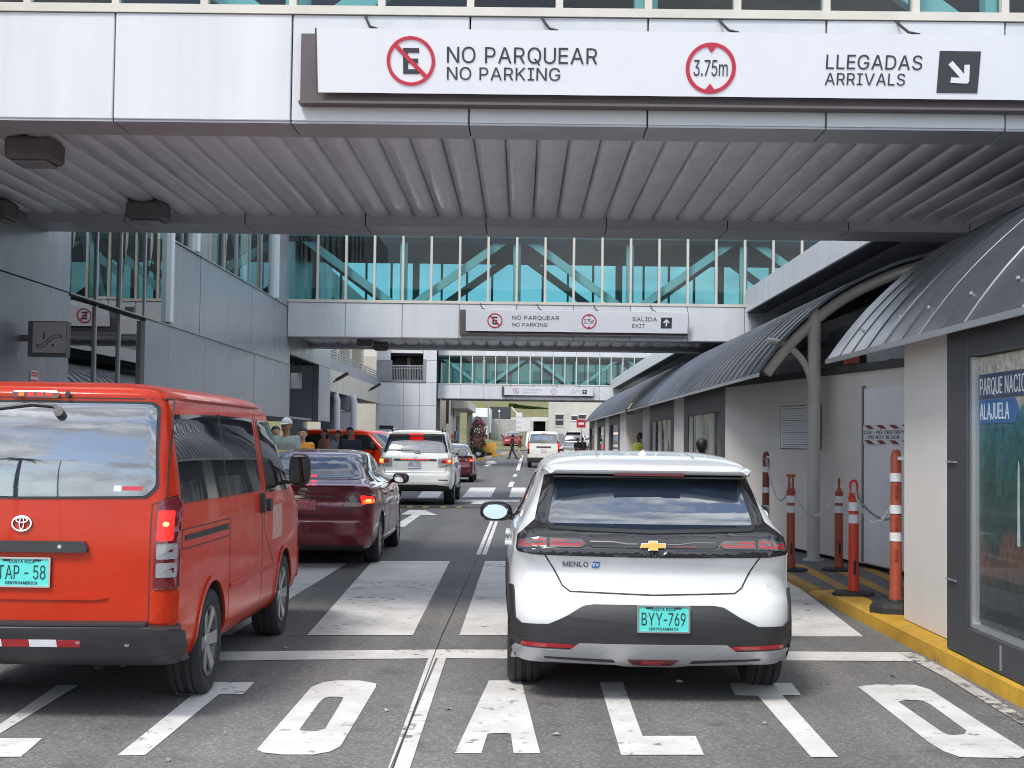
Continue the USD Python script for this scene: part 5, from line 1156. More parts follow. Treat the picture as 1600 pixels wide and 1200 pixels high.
# ---- saloons
def saloon(name, label, loc, rot, P, lamp="orange", pl=None, plbg=PPINK, pltx=PTXR, boot_badge=True, cat="car", glz=None):
    t = thing(name, label, cat, loc, rot)
    rows = [(.19, .76, .30, 4.30, .2, .3, .06, .2), (.26, .84, .08, 4.44, .22, .4, .09, .25), (.40, .872, .0, 4.52, .24, .45, .10, .3), (.55, .88, .0, 4.54, .24, .46, .10, .3), (.66, .882, .05, 4.50, .22, .5, .10, .3), (.80, .876, .09, 4.36, .20, .5, .09, .3), (.92, .858, .085, 4.10, .18, .5, .08, .3),
            (.985, .83, .07, 3.75, .18, .5, .08, .25), (1.01, .80, .12, 3.50, .18, .45, .07, .2), (1.03, .765, .34, 3.32, .2, .4, .07, .18), (1.06, .735, .52, 3.22, .2, .35, .08, .16), (1.18, .68, .72, 2.98, .2, .3, .08, .12), (1.32, .615, .98, 2.66, .22, .25, .07, .1),
            (1.375, .575, 1.14, 2.48, .24, .25, .06, .1), (1.405, .50, 1.32, 2.30, .25, .25, .05, .08), (1.425, .36, 1.5, 2.1, .22, .2, .03, .05), (1.43, .2, 1.65, 1.95, .14, .14, .02, .03)]
    b = Body(rows, .04, [(.98, .31, .355), (3.58, .31, .355)], n=18); b.build(t, P)
    for x in (-.755, .755): wheel(t, x, .98, .31, .20, RIMM, 10); wheel(t, x, 3.58, .31, .20, RIMM, 10)
    part(t, "rear_window", b.R_(rp([(-.52, 1.365), (.52, 1.365), (.64, 1.085), (.60, 1.065), (-.60, 1.065), (-.64, 1.085)], .03), .006, -.004, .03), glz or GLAZB, smooth=40)
    part(t, "boot_seam", b.R_(line([(-.62, .985), (-.55, .86), (-.50, .66), (-.44, .62), (.44, .62), (.50, .66), (.55, .86), (.62, .985)], .008), .0015), SEAL)
    part(t, "chrome_strip", b.R_(rp([(-.38, .845), (.38, .845), (.37, .872), (-.37, .872)], .006), .02), CHROME, smooth=40)
    part(t, "boot_lip", hull([(x, y, z) for x in (-.62, .62) for y, z in ((.05, .985), (.03, .999), (.20, 1.012), (.2, .99))]), P, smooth=40)
    if boot_badge: oval_badge(t, b, 0, .925, .062, .042)
    yp = float(b.rear(np.array(.1), np.array(.74))) - .01
    part(t, "plate_recess", b.R_(rp([(-.31, .66), (.31, .66), (.33, .83), (-.33, .83)], .02), .002), P)
    if pl is not None: plate(t, .0, yp, .745, pl, plbg, pltx)
    for sg in (-1, 1):
        q = [(sg * a, c) for a, c in ((.47, .84), (.56, .90), (.72, .905), (.845, .88), (.86, .80), (.80, .745), (.62, .72), (.47, .735))]
        L = part(t, "tail_lamp", b.R_(rp(q, .02), .010), LREDD, smooth=40)
        part(L, "clear_lens", b.R_(rp([(sg * .53, .86), (sg * .60, .885), (sg * .66, .80), (sg * .58, .78)], .015), .013), LCLR, smooth=40)
        if lamp:
            part(L, "lit_lens", b.R_(rp([(sg * .68, .885), (sg * .84, .86), (sg * .835, .79), (sg * .70, .765)], .02), .014), LON, smooth=40)
            if lamp == "orange": part(L, "amber_lens", b.R_(rp([(sg * .71, .82), (sg * .83, .835), (sg * .83, .785), (sg * .72, .775)], .015), .0148), LORG, smooth=40)
            part(L, "lit_core", b.R_(ell(sg * .77, .815, .03, .018, 12), .0155), LHOT)
        part(t, "reflector", b.R_(Point(sg * .69, .44).buffer(.04), .008), LRED)
        part(t, "side_window", b.S_(rp([(1.05, 1.30), (.78, 1.04), (1.6, 1.01), (2.75, .995), (3.0, 1.01), (2.35, 1.335), (1.45, 1.36)], .03), sg, .004), GLAZ, smooth=40)
        part(t, "window_pillar", b.S_(line([(1.80, 1.36), (1.84, 1.0)], .07), sg, .007), TRIMB); part(t, "window_pillar", b.S_(line([(1.12, 1.34), (1.28, 1.02)], .05), sg, .007), TRIMB)
        part(t, "door_seam", b.S_(line([(1.84, 1.0), (1.84, .36)], .007).union(line([(1.0, 1.0), (1.15, .74), (1.36, .55), (1.38, .36)], .007)).union(line([(2.92, 1.0), (2.98, .36)], .007)), sg, .0015), SEAL)
        for y in (1.30, 2.30): part(t, "door_handle", b.S_(rp([(y, .845), (y + .2, .85), (y + .2, .882), (y, .877)], .012), sg, .03), P, smooth=40)
        part(t, "sill", b.S_(rp([(1.34, .20), (3.2, .20), (3.2, .30), (1.34, .30)], .02), sg, .012), P)
        c = np.array([sg * .96, 2.62, 1.03]); mk = thing("mirror", parent=t)
        k = trimesh.creation.icosphere(3, 1.0); v, f = arr(k); v = np.sign(v) * np.abs(v) ** .75 * [.115, .085, .078]
        part(mk, "housing", (v + c, f), mat("mirror_black", (.02, .02, .022), .2, coat=.5), smooth=True); part(mk, "arm", bar((sg * .80, 2.66, .98), (sg * .89, 2.64, 1.0), .05, .05), PLAS)
        part(mk, "mirror_glass", move(yneg(solid(ell(0, 0, .088, .058, 24), .004)), c + [0, -.092, 0]), MIRR)
        part(t, "headlamp", b.F_(rp([(sg * .50, .74), (sg * .80, .78), (sg * .80, .64), (sg * .52, .62)], .02), .008), LCLR)
    part(t, "windscreen", b.F_(rp([(-.52, 1.36), (.52, 1.36), (.66, 1.06), (-.66, 1.06)], .03), .006, -.004, .03), GLAZ, smooth=40)
    part(t, "grille", b.F_(rp([(-.4, .70), (.4, .70), (.36, .58), (-.36, .58)], .02), .008), TRIMB)
    part(t, "lower_valance", b.R_(rp([(-.70, .20), (.70, .20), (.74, .27), (-.74, .27)], .01), .008), PLAS)
    return t, b
MAR = paint("paint_maroon", (.15, .014, .026), .25, .25)
t_, b_ = saloon("saloon_car", "maroon saloon with a pink plate and lit tail lamps ahead of the orange van", (-2.65, 16.75, 0), 0, MAR, "orange", "T 1086", glz=mat("car_glass_blue", (.012, .03, .075), .02, ior=2.0))
for i in range(2):
    part(t_, "high_brake_lamp", b_.R_(rp([(-.075 + .085 * i, 1.085), (-.01 + .085 * i, 1.085), (-.01 + .085 * i, 1.105), (-.075 + .085 * i, 1.105)], .004), .008), LON)
part(t_, "aerial", tube([(0, .9, 1.30), (0, .86, 1.20)], .006, 5), SEAL)
saloon("saloon_car", "dark red saloon just ahead of the white four-wheel drive", (-2.62, 50.6, 0), 0, paint("paint_dark_red", (.09, .010, .014), .25, .3), "red", None, boot_badge=False)
saloon("saloon_car", "small white saloon far down the right lane beside the white van", (3.35, 93.0, float(gz(93))), -6, paint("paint_white_far", (.66, .67, .68), .25), None, "", PWHT, PTXR, boot_badge=False)
saloon("saloon_car", "tiny red car far beyond the pedestrians crossing the road", (wl_(803, 128), 128, float(gz(128))), 4, paint("paint_red_far", (.30, .02, .02), .3), None, None, boot_badge=False)

# ---- white four-wheel drive
def suv(name, label, loc, rot, P, lit=True, cat="car", pl="MTB-216", dark=False):
    t = thing(name, label, cat, loc, rot)
    rows = [(.34, .78, .22, 4.45, .2, .3, .05, .2), (.42, .86, .06, 4.60, .2, .4, .07, .25), (.56, .90, .0, 4.66, .2, .42, .08, .3), (.72, .905, .02, 4.70, .2, .44, .08, .3), (.84, .905, .09, 4.68, .18, .45, .07, .3), (1.0, .90, .10, 4.55, .16, .5, .06, .3), (1.12, .885, .12, 4.30, .15, .5, .06, .3),
            (1.20, .865, .15, 3.70, .15, .5, .06, .2), (1.26, .835, .18, 3.40, .15, .4, .06, .16), (1.45, .775, .29, 3.05, .16, .3, .06, .12), (1.62, .72, .40, 2.75, .17, .25, .06, .1), (1.70, .69, .42, 2.60, .17, .25, .06, .1), (1.745, .65, .40, 2.50, .18, .25, .05, .1), (1.78, .55, .55, 2.35, .2, .25, .04, .08), (1.80, .38, .8, 2.1, .18, .2, .03, .05), (1.805, .2, 1.0, 1.9, .1, .1, .02, .03)]
    b = Body(rows, .035, [(.98, .375, .43), (3.73, .375, .43)], n=18); b.build(t, P)
    for x in (-.78, .78): wheel(t, x, .98, .375, .25, RIMM, 6); wheel(t, x, 3.73, .375, .25, RIMM, 6)
    part(t, "rear_window", b.R_(rp([(-.66, 1.66), (.66, 1.66), (.77, 1.27), (.73, 1.25), (-.73, 1.25), (-.77, 1.27)], .03), .006), GLAZ if dark else GLAZB, smooth=40)
    part(t, "spoiler", hull([(x, y, z) for x in (-.68, .68) for y, z in ((.34, 1.69), (.30, 1.705), (.60, 1.745), (.60, 1.69))]), P, smooth=40)
    part(t, "high_brake_lamp", bx(-.16, .16, .29, .34, 1.685, 1.715), LON if lit else LREDD)
    part(t, "wiper", tube([(-.02, .17, 1.235), (.12, .16, 1.25), (.10, .19, 1.285), (-.15, .20, 1.30), (-.42, .21, 1.30)], .013, 6), PLAS)
    part(t, "trim_strip", b.R_(rp([(-.52, 1.07), (.52, 1.07), (.50, 1.105), (-.50, 1.105)], .006), .02), TRIMB)
    if lit:
        for k in range(8): part(t, "strip_lamp", b.R_(rp([(-.34 + .085*k, 1.077), (-.285 + .085*k, 1.077), (-.285 + .085*k, 1.10), (-.34 + .085*k, 1.10)], .006), .024), LON)
    if not dark: oval_badge(t, b, 0, 1.165, .05, .035)
    if pl: plate(t, -.02, float(b.rear(np.array(.1), np.array(.97))) - .01, .965, pl, PWHT, mat("plate_text_blue", (.06, .07, .14), .5))
    part(t, "tailgate_seam", b.R_(line([(-.80, 1.25), (-.76, 1.0), (-.72, .78), (.72, .78), (.76, 1.0), (.80, 1.25)], .009), .0015), SEAL)
    part(t, "bumper_valance", b.R_(rp([(-.78, .35), (.78, .35), (.82, .46), (.5, .50), (-.5, .50), (-.82, .46)], .02), .012), PLAS, smooth=40)
    for sg in (-1, 1):
        L = part(t, "tail_lamp", b.R_(rp([(sg * .54, 1.115), (sg * .72, 1.13), (sg * .87, 1.12), (sg * .87, 1.0), (sg * .74, .945), (sg * .55, .95)], .02), .016), LCLR, smooth=40)
        part(L, "red_lens", b.R_(rp([(sg * .62, 1.10), (sg * .74, 1.10), (sg * .74, 1.0), (sg * .62, 1.02)], .02), .019), LRED, smooth=40)
        if lit:
            part(L, "lit_lens", b.R_(rp([(sg * .745, 1.105), (sg * .85, 1.10), (sg * .85, 1.0), (sg * .745, .99)], .02), .020), LORG if sg < 0 else LON, smooth=40); part(L, "lit_core", b.R_(ell(sg * .795, 1.06, .03, .03, 12), .022), LHOT)
        part(t, "model_badge", b.R_(rp([(sg * .55, .905), (sg * .70, .905), (sg * .70, .918), (sg * .55, .918)], .002), .004), SILV)
        part(t, "reflector", b.R_(rp([(sg * .56, .60), (sg * .78, .60), (sg * .78, .625), (sg * .56, .625)], .004), .006), LREDD)
        part(t, "side_window", b.S_(rp([(.70, 1.62), (.52, 1.24), (2.6, 1.22), (3.2, 1.23), (2.55, 1.62), (1.6, 1.66)], .03), sg, .004), GLAZ, smooth=40)
        for y in (1.05, 2.05): part(t, "window_pillar", b.S_(line([(y, 1.68), (y + .04, 1.22)], .07), sg, .007), TRIMB)
        part(t, "wheel_arch", b.S_(Point(.98, .375).buffer(.52, 32).difference(Point(.98, .375).buffer(.428, 32)).intersection(Polygon([(-1, .40), (3, .40), (3, 2), (-1, 2)])), sg, .03), P, smooth=40)
        part(t, "wheel_arch", b.S_(Point(3.73, .375).buffer(.52, 32).difference(Point(3.73, .375).buffer(.428, 32)).intersection(Polygon([(2, .40), (6, .40), (6, 2), (2, 2)])), sg, .03), P, smooth=40)
        part(t, "running_board", cbx(sg * .88 - .07, sg * .88 + .07, 1.5, 3.2, .36, .42, .015), PLAS)
        part(t, "roof_rail", tube([(sg * .60, .75, 1.765), (sg * .61, .80, 1.82), (sg * .60, 2.2, 1.825), (sg * .58, 2.3, 1.77)], .022, 8), TRIMB, smooth=50)
        c = np.array([sg * 1.0, 2.9, 1.25]); mk = thing("mirror", parent=t)
        k = trimesh.creation.icosphere(3, 1.0); v, f = arr(k); v = np.sign(v) * np.abs(v) ** .7 * [.12, .09, .10]
        part(mk, "housing", (v + c, f), P, smooth=True); part(mk, "arm", bar((sg * .84, 2.92, 1.2), (sg * .92, 2.91, 1.22), .05, .05), PLAS)
    part(t, "windscreen", b.F_(rp([(-.64, 1.66), (.64, 1.66), (.78, 1.28), (-.78, 1.28)], .03), .006), GLAZ, smooth=40)
    part(t, "exhaust", tube([(.34, .06, .44), (.34, .5, .44)], .045, 10), SEAL)
    part(t, "axle", tube([(-.7, .98, .375), (.7, .98, .375)], .06, 10), PLAS); part(t, "spare_wheel", move(cyl(.33, 0, .2, 20), (0, .75, .36)), TYRE)
    return t
suv("four_wheel_drive", "white four-wheel drive with lit tail lamps behind the maroon saloon", (-2.52, 32.6, 0), 0, paint("paint_pearl", (.70, .69, .65), .25))
suv("four_wheel_drive", "dark four-wheel drive far down the right lane behind the small white saloon", (4.2, 112, float(gz(112))), -8, paint("paint_black", (.015, .016, .018), .2), False, "car", None, True)

# ---- boxy white van in the right lane
def far_van():
    t = thing("white_van", "white van with black tailgate handle far down the right lane", "van", (1.28, 79.5, 0))
    P = paint("paint_cream", (.70, .68, .61), .3)
    rows = [(.30, .80, .10, 5.1, .1, .3, .03, .2), (.42, .92, .0, 5.2, .1, .4, .04, .25), (.90, .94, .0, 5.2, .1, .4, .04, .25), (1.25, .93, .03, 5.0, .1, .4, .04, .2), (1.70, .88, .08, 4.5, .1, .3, .04, .15), (1.98, .83, .13, 4.1, .11, .25, .04, .1), (2.06, .78, .16, 3.95, .13, .25, .04, .1), (2.11, .62, .3, 3.7, .2, .2, .03, .05), (2.13, .3, .6, 3.3, .1, .1, .02, .02)]
    b = Body(rows, .02, [(1.0, .35, .4), (4.2, .35, .4)], n=8); b.build(t, P)
    for x in (-.8, .8): wheel(t, x, 1.0, .35, .22); wheel(t, x, 4.2, .35, .22)
    part(t, "rear_window", b.R_(rp([(-.74, 1.96), (.74, 1.96), (.84, 1.42), (-.84, 1.42)], .05), .006), GLAZ, smooth=40)
    part(t, "window_view", b.R_(rp([(-.5, 1.86), (.5, 1.86), (.55, 1.62), (-.55, 1.62)], .08), .009), GLAZB, smooth=40)
    part(t, "handle_bar", b.R_(rp([(-.42, 1.17), (.42, 1.17), (.42, 1.25), (-.42, 1.25)], .02), .03), PLAS)
    plate(t, 0, -.01, .98, "", PWHT, PTXR)
    part(t, "bumper", b.R_(rp([(-.92, .36), (.92, .36), (.92, .60), (-.92, .60)], .02), .06), PLAS)
    part(t, "high_brake_lamp", b.R_(rp([(-.11, 1.985), (.11, 1.985), (.11, 2.03), (-.11, 2.03)], .01), .012), LON)
    for sg in (-1, 1):
        L = part(t, "tail_lamp", b.R_(rp([(sg * .82, 1.50), (sg * .92, 1.50), (sg * .94, .80), (sg * .82, .80)], .02), .012), LREDD, smooth=40)
        part(L, "lit_lens", b.R_(rp([(sg * .835, 1.44), (sg * .905, 1.44), (sg * .915, 1.12), (sg * .835, 1.12)], .02), .015), LON, smooth=40)
        part(t, "side_window", b.S_(rp([(.4, 1.94), (.4, 1.35), (3.4, 1.3), (4.4, 1.3), (3.9, 1.9)], .05), sg, .005), GLAZ, smooth=40)
    part(t, "roof_beacon", cyl(.05, 0, .01, 10), LRED) if False else None
    return t
far_van()
# ---------------------------------------------------------------- people
SKIN = {k: mat("skin_" + k, c, .5, var=.06, vs=30, spec=.35) for k, c in (("tan", (.46, .27, .18)), ("brown", (.32, .175, .11)), ("light", (.5, .32, .23)), ("dark", (.15, .08, .05)))}
def cloth(name, c): return mat("cloth_" + name, c, .85, var=.14, vs=9, bump=.004, bs=25)
HAIR = mat("hair_black", (.012, .010, .009), .5, var=.2, vs=40); SHOE = mat("shoe", (.03, .028, .026), .6); EYEW = mat("eye", (.03, .02, .015), .2); LIPS = mat("lips", (.24, .09, .07), .5)
def ball(c, r): return Manifold.sphere(r, 14).translate([float(q) for q in c])
def limb(*cr): return [Manifold.batch_hull([ball(a, ra), ball(b, rb)]) for (a, ra), (b, rb) in zip(cr[:-1], cr[1:])]
def meld(parts, step=.035, it=6):
    mf = Manifold.batch_boolean(parts, __import__("manifold3d").OpType.Add).refine_to_length(step)
    v, f = arr(mf); tm = trimesh.Trimesh(v, f, process=True)
    trimesh.smoothing.filter_taubin(tm, .5, .53, it); return np.array(tm.vertices), np.array(tm.faces)
def person(label, loc, face, skin, shirt, trousers, L=((.26, .02, 1.12), (.24, .14, .92)), R=None, sc=1.0, hat=None, hair="short", stride=0.0, group=None, sleeve=.55, vest=None, woman=False):
    """L, R: elbow and wrist of the left and right arm (x outward, y forward, z up); face: degrees the person is turned from looking along +y."""
    t = thing("person", label, "person", loc, face, group)
    S = SKIN[skin]; R = R or L; sw = .175 if woman else .195
    arms, hands, sl = [], [], []
    for sg, (e, w) in ((-1, L), (1, R)):
        sh = np.array([sg * sw, 0, 1.40]); e = np.array([sg * e[0], e[1], e[2]]); w = np.array([sg * w[0], w[1], w[2]])
        arms += limb((sh, .052), (e, .040), (w, .028))
        d = (w - e) / np.linalg.norm(w - e); s = np.cross(d, (0, 1, .2)); s /= np.linalg.norm(s)
        palm = w + d * .06; hands += [Manifold.batch_hull([ball(w, .024), ball(palm + s * .028, .015), ball(palm - s * .028, .015)])]
        for k, ln in enumerate((.060, .072, .068, .052)):
            a = palm + s * (.027 - .018 * k); b = a + d * ln * .55; c = b + d * ln * .45 + np.array([0, .012, -.008]); hands += limb((a, .0088), (b, .0082), (c, .007))
        a = w + d * .02 + s * .026; hands += limb((a, .010), (a + d * .03 + s * .022, .009), (a + d * .055 + s * .026, .008))
        m = sh + (e - sh) * sleeve * 1.6 if sleeve < .62 else e
        sl += limb((sh, .070), (m, .058 if sleeve < .62 else .052)) + ([] if sleeve < .62 else limb((e, .052), (e + (w - e) * (sleeve - .62) / .38, .042)))
    legs, tr = [], []
    for sg in (-1, 1):
        st = sg * stride; hp = np.array([sg * .09, 0, .90]); kn = np.array([sg * .10, st * .5 + .03 * bool(stride), .49]); an = np.array([sg * .10, st * .95 - (.06 if st < 0 else 0), .09 + (.05 if st < 0 else 0)])
        legs += limb((hp, .085), (kn, .058), (an, .042)) + limb((an - [0, .03, .04], .042), (an + [0, .13, -.055], .034))
        tr += limb((hp, .098), (kn, .072), (an + [0, 0, .03], .058))
    torso = [Manifold.batch_hull([ball((x, 0, z), r) for x, z, r in ((-.10, .92, .10), (.10, .92, .10), (-.085, 1.10, .10), (.085, 1.10, .10))]), Manifold.batch_hull([ball((x, y, z), r) for x, y, z, r in ((-.085, 0, 1.10, .10), (.085, 0, 1.10, .10), (-.12, .01, 1.32, .10), (.12, .01, 1.32, .10), (-sw + .03, 0, 1.40, .06), (sw - .03, 0, 1.40, .06))])]
    neck = limb(((0, -.005, 1.40), .06), ((0, .012, 1.53), .052))
    head = [Manifold.batch_hull([ball(c, r) for c, r in (((0, -.015, 1.645), .088), ((0, .02, 1.60), .075), ((0, .045, 1.545), .045), ((-.03, .03, 1.56), .04), ((.03, .03, 1.56), .04))]),
            Manifold.batch_hull([ball((0, .098, 1.635), .010), ball((0, .112, 1.592), .014), ball((-.012, .095, 1.590), .012), ball((.012, .095, 1.590), .012)])]
    head += [Manifold.batch_hull([ball((sg * .083, -.01, 1.63), .014), ball((sg * .082, -.005, 1.595), .010)]) for sg in (-1, 1)]
    part(t, "body", meld(torso + neck + head + arms + hands + legs, .03, 4), S, smooth=True)
    grow = [m.scale([1.10, 1.14, 1.0]) for m in torso]
    part(t, "shirt", meld(grow + sl, .035, 5), shirt, smooth=True)
    hips = [Manifold.batch_hull([ball((x, 0, z), .113) for x, z in ((-.10, .92), (.10, .92), (-.09, 1.0), (.09, 1.0))])]
    part(t, "trousers", meld(tr + hips, .035, 4), trousers, smooth=True)
    for sg in (-1, 1):
        st = sg * stride; an = np.array([sg * .10, st * .95 - (.06 if st < 0 else 0), .09 + (.05 if st < 0 else 0)])
        part(t, "shoe", meld([Manifold.batch_hull([ball(an + [0, -.04, -.04], .048), ball(an + [0, .06, -.045], .046), ball(an + [0, .15, -.058], .036)])], .03, 2), SHOE, smooth=True)
        part(t, "eye", arr(ball((sg * .032, .088, 1.628), .0105)), EYEW); part(t, "eyebrow", bar((sg * .018, .095, 1.648), (sg * .048, .084, 1.650), .008, .006), HAIR)
    part(t, "mouth", bar((-.022, .087, 1.560), (.022, .087, 1.560), .012, .010), LIPS)
    if hat is not None:
        cap = meld([Manifold.batch_hull([ball((0, -.018, 1.675), .098), ball((0, .005, 1.685), .088)]).trim_by_plane((0, .12, 1.0), 1.648)], .02, 2)
        part(t, "cap", cap, hat, smooth=40)
        part(t, "cap_brim", hull([(-.07, .06, 1.672), (.07, .06, 1.672), (-.06, .16, 1.655), (.06, .16, 1.655), (0, .185, 1.652), (-.07, .06, 1.662), (.07, .06, 1.662), (-.055, .16, 1.648), (.055, .16, 1.648)]), hat)
        part(t, "hair", meld([Manifold.batch_hull([ball((0, -.03, 1.62), .088), ball((0, -.035, 1.66), .09)]).trim_by_plane((0, -1, 0), -.005)], .03, 2), HAIR, smooth=True)
    else:
        g = [Manifold.batch_hull([ball((0, -.028, 1.665), .097), ball((0, -.035, 1.62), .088)]) - Manifold.cube((.3, .2, .3)).translate((-.15, .035, 1.38)) - Manifold.cube((.3, .3, .09)).translate((-.15, .0, 1.55))]
        if hair == "long": g += [Manifold.batch_hull([ball((-.06, -.05, 1.64), .05), ball((.06, -.05, 1.64), .05), ball((-.07, -.06, 1.42), .045), ball((.07, -.06, 1.42), .045)])]
        if hair == "bun": g += [ball((0, -.12, 1.70), .05)]
        if hair == "full": g += [Manifold.batch_hull([ball((0, -.03, 1.69), .125), ball((0, -.05, 1.62), .115)]) - Manifold.cube((.4, .3, .4)).translate((-.2, .05, 1.33))]
        part(t, "hair", meld(g, .025, 3), HAIR, smooth=True)
    if vest: part(t, "vest", meld([m.scale([1.17, 1.22, 1.0]) for m in torso[1:]], .04, 3), vest, smooth=True)
    if sc != 1.0: UsdGeom.Xform(t).AddScaleOp().Set(Gf.Vec3f(sc, sc, sc))
    return t
def stand(px, Y, z=.12): return (at(px, 680, Y)[0], Y, z)
down = ((.25, .0, 1.13), (.25, .10, .90)); front_ = ((.25, .04, 1.13), (.12, .26, 1.08)); phone = ((.24, .06, 1.14), (.07, .24, 1.20))
c1 = thing("person_prop_holder") if False else None
person("person in a white cap and grey polo shirt holding a yellow folder by the kerb", stand(447, 24), 165, "brown", cloth("grey_polo", (.30, .32, .31)), cloth("jeans", (.05, .06, .09)), L=((.25, .05, 1.14), (.16, .27, 1.06)), R=((.25, .05, 1.12), (.10, .27, 1.04)), hat=cloth("cap_white", (.66, .66, .66)), sc=1.02)
f_ = thing("folder", "yellow folder held by the person in the white cap", "folder", (at(447, 680, 24)[0] - .06, 23.66, 1.12), 10)
part(f_, "cover", cbx(-.16, .16, -.02, .0, 0, .23, .004), mat("folder_yellow", (.55, .42, .05), .5, var=.06)); part(f_, "back_cover", cbx(-.16, .16, .006, .02, 0, .24, .004), mat("folder_yellow", (.55, .42, .05), .5))
person("person in an orange top with a thin dark strap, looking down beside the grey column", stand(473, 25.8), 172, "tan", cloth("orange", (.62, .24, .03)), cloth("black", (.02, .02, .024)), L=phone, R=phone, hair="bun", sc=.94, woman=True)
person("person in dark red half hidden behind the person in the white cap", stand(431, 27.5), 200, "tan", cloth("dark_red", (.22, .05, .05)), cloth("jeans", (.05, .06, .09)), L=down, sc=.96)
person("person in a pink sleeveless top, hair down, standing under the grey wall's end", stand(507, 37.5), 130, "tan", cloth("pink", (.50, .22, .17)), cloth("jeans", (.05, .06, .09)), L=front_, hair="long", sc=.97, woman=True, sleeve=.2)
person("person in a pale blue white top between the pink top and the dark shirt", stand(528, 37.0), 150, "tan", cloth("pale_blue", (.42, .48, .58)), cloth("black", (.02, .02, .024)), L=front_, hair="long", sc=.95, woman=True)
person("tall person in a dark navy shirt in front of the angled orange van", stand(547, 35.0, 0.0), 190, "brown", cloth("navy", (.025, .03, .05)), cloth("dark_trousers", (.03, .03, .035)), L=front_, R=front_, sc=1.06)
person("person in dark clothes and a red cap beside the white stair tower", stand(707, 76, 0.0), 180, "brown", cloth("charcoal", (.03, .032, .034)), cloth("black", (.02, .02, .024)), L=down, hat=cloth("cap_red", (.35, .03, .03)), sc=1.08)
person("person in brown standing by the pink flowering shrub", stand(745, 96, float(gz(96))), 160, "dark", cloth("brown", (.12, .06, .05)), cloth("black", (.02, .02, .024)), L=down, sc=1.0)
person("person in dark clothes striding across the far crosswalk", stand(801, 99, float(gz(99))), 75, "dark", cloth("black_shirt", (.02, .02, .025)), cloth("dark_jeans", (.02, .03, .06)), L=((.23, -.08, 1.14), (.24, .02, .90)), R=((.23, .10, 1.14), (.22, .24, .96)), stride=.26, sc=1.02)
person("person in light trousers walking at the van side of the crossing pair", stand(812, 98, float(gz(98))), 80, "tan", cloth("brown_shirt", (.14, .08, .06)), cloth("beige", (.40, .32, .24)), L=front_, stride=.12, sc=.98)
person("person in a dark jacket and yellow vest in the recess between the kiosks", stand(999, 43.5), 120, "dark", cloth("black_shirt", (.02, .02, .025)), cloth("black", (.02, .02, .024)), L=down, vest=mat("vest_yellow", (.45, .55, .05), .6, var=.1), sc=1.0)
person("person with short dark hair seen beyond the white hatchback's roof", stand(1097, 21.5, .0), -20, "dark", cloth("charcoal", (.03, .032, .034)), cloth("black", (.02, .02, .024)), L=down, hair="short", sc=.94)
person("person in dark clothes at the near end of the group by the farthest kiosk", stand(903, 84, .02), -150, "dark", cloth("black_shirt", (.02, .02, .025)), cloth("dark_jeans", (.02, .03, .06)), L=front_, sc=1.0)
person("person in a brown shirt behind the group by the farthest kiosk", stand(910, 88, float(gz(88))), 160, "brown", cloth("brown_shirt", (.14, .08, .06)), cloth("beige", (.40, .32, .24)), L=down, sc=1.0)
# ---------------------------------------------------------------- far end of the road
GRASS = mat("grass_bank", (.135, .125, .045), .9, var=.30, vs=.8, bump=.03, bs=14)
CONCW = mat("far_concrete", (.42, .40, .36), .85, var=.14, vs=.6, stretch=(1, 1, .5))
FARW = mat("far_wall_white", (.55, .55, .54), .7, var=.06, vs=.5)
g0 = lambda y: float(gz(y))
def wl(px, Y): return float(at(px, 660, Y)[0])
def zl(py, Y, px=815): return float(at(px, py, Y)[2])
# left concrete building with slots and a canopy
cb = thing("concrete_building", "weathered beige concrete building with narrow slots beyond the white stair tower", "building")
part(cb, "wall", cbx(-14, -4.95, 90, 93.5, -.1, 7, .03), BEIGE)
for i in range(5): part(cb, "wall_bay", cbx(-14, -4.93 - .02 * (i % 2), 93.52 + 3.3 * i, 93.52 + 3.3 * i + 3.28, -.1, 7, .03), BEIGE)
for y in (91.2, 95.4, 98.8): part(cb, "slot", bx(-5.0, -4.915, y, y + .9, 3.2, 5.0), SEAL)
part(cb, "front_slot", bx(wl(697, 90), wl(701, 90), 89.96, 90.1, 2.6, 4.6), SEAL)
part(cb, "canopy", cbx(-5.0, -3.75, 96, 112, 3.75, 4.35, .03), BEIGE)
part(cb, "canopy_column", cbx(-4.4, -3.95, 110, 110.5, g0(110) - .1, 3.75, .03), BEIGE)
part(cb, "doorway", bx(-4.96, -4.89, 104, 108, g0(104), 3.4), SEAL)
part(cb, "blue_panel", bx(-4.90, -4.80, 100.5, 102, 1.5, 2.2), BLUE)
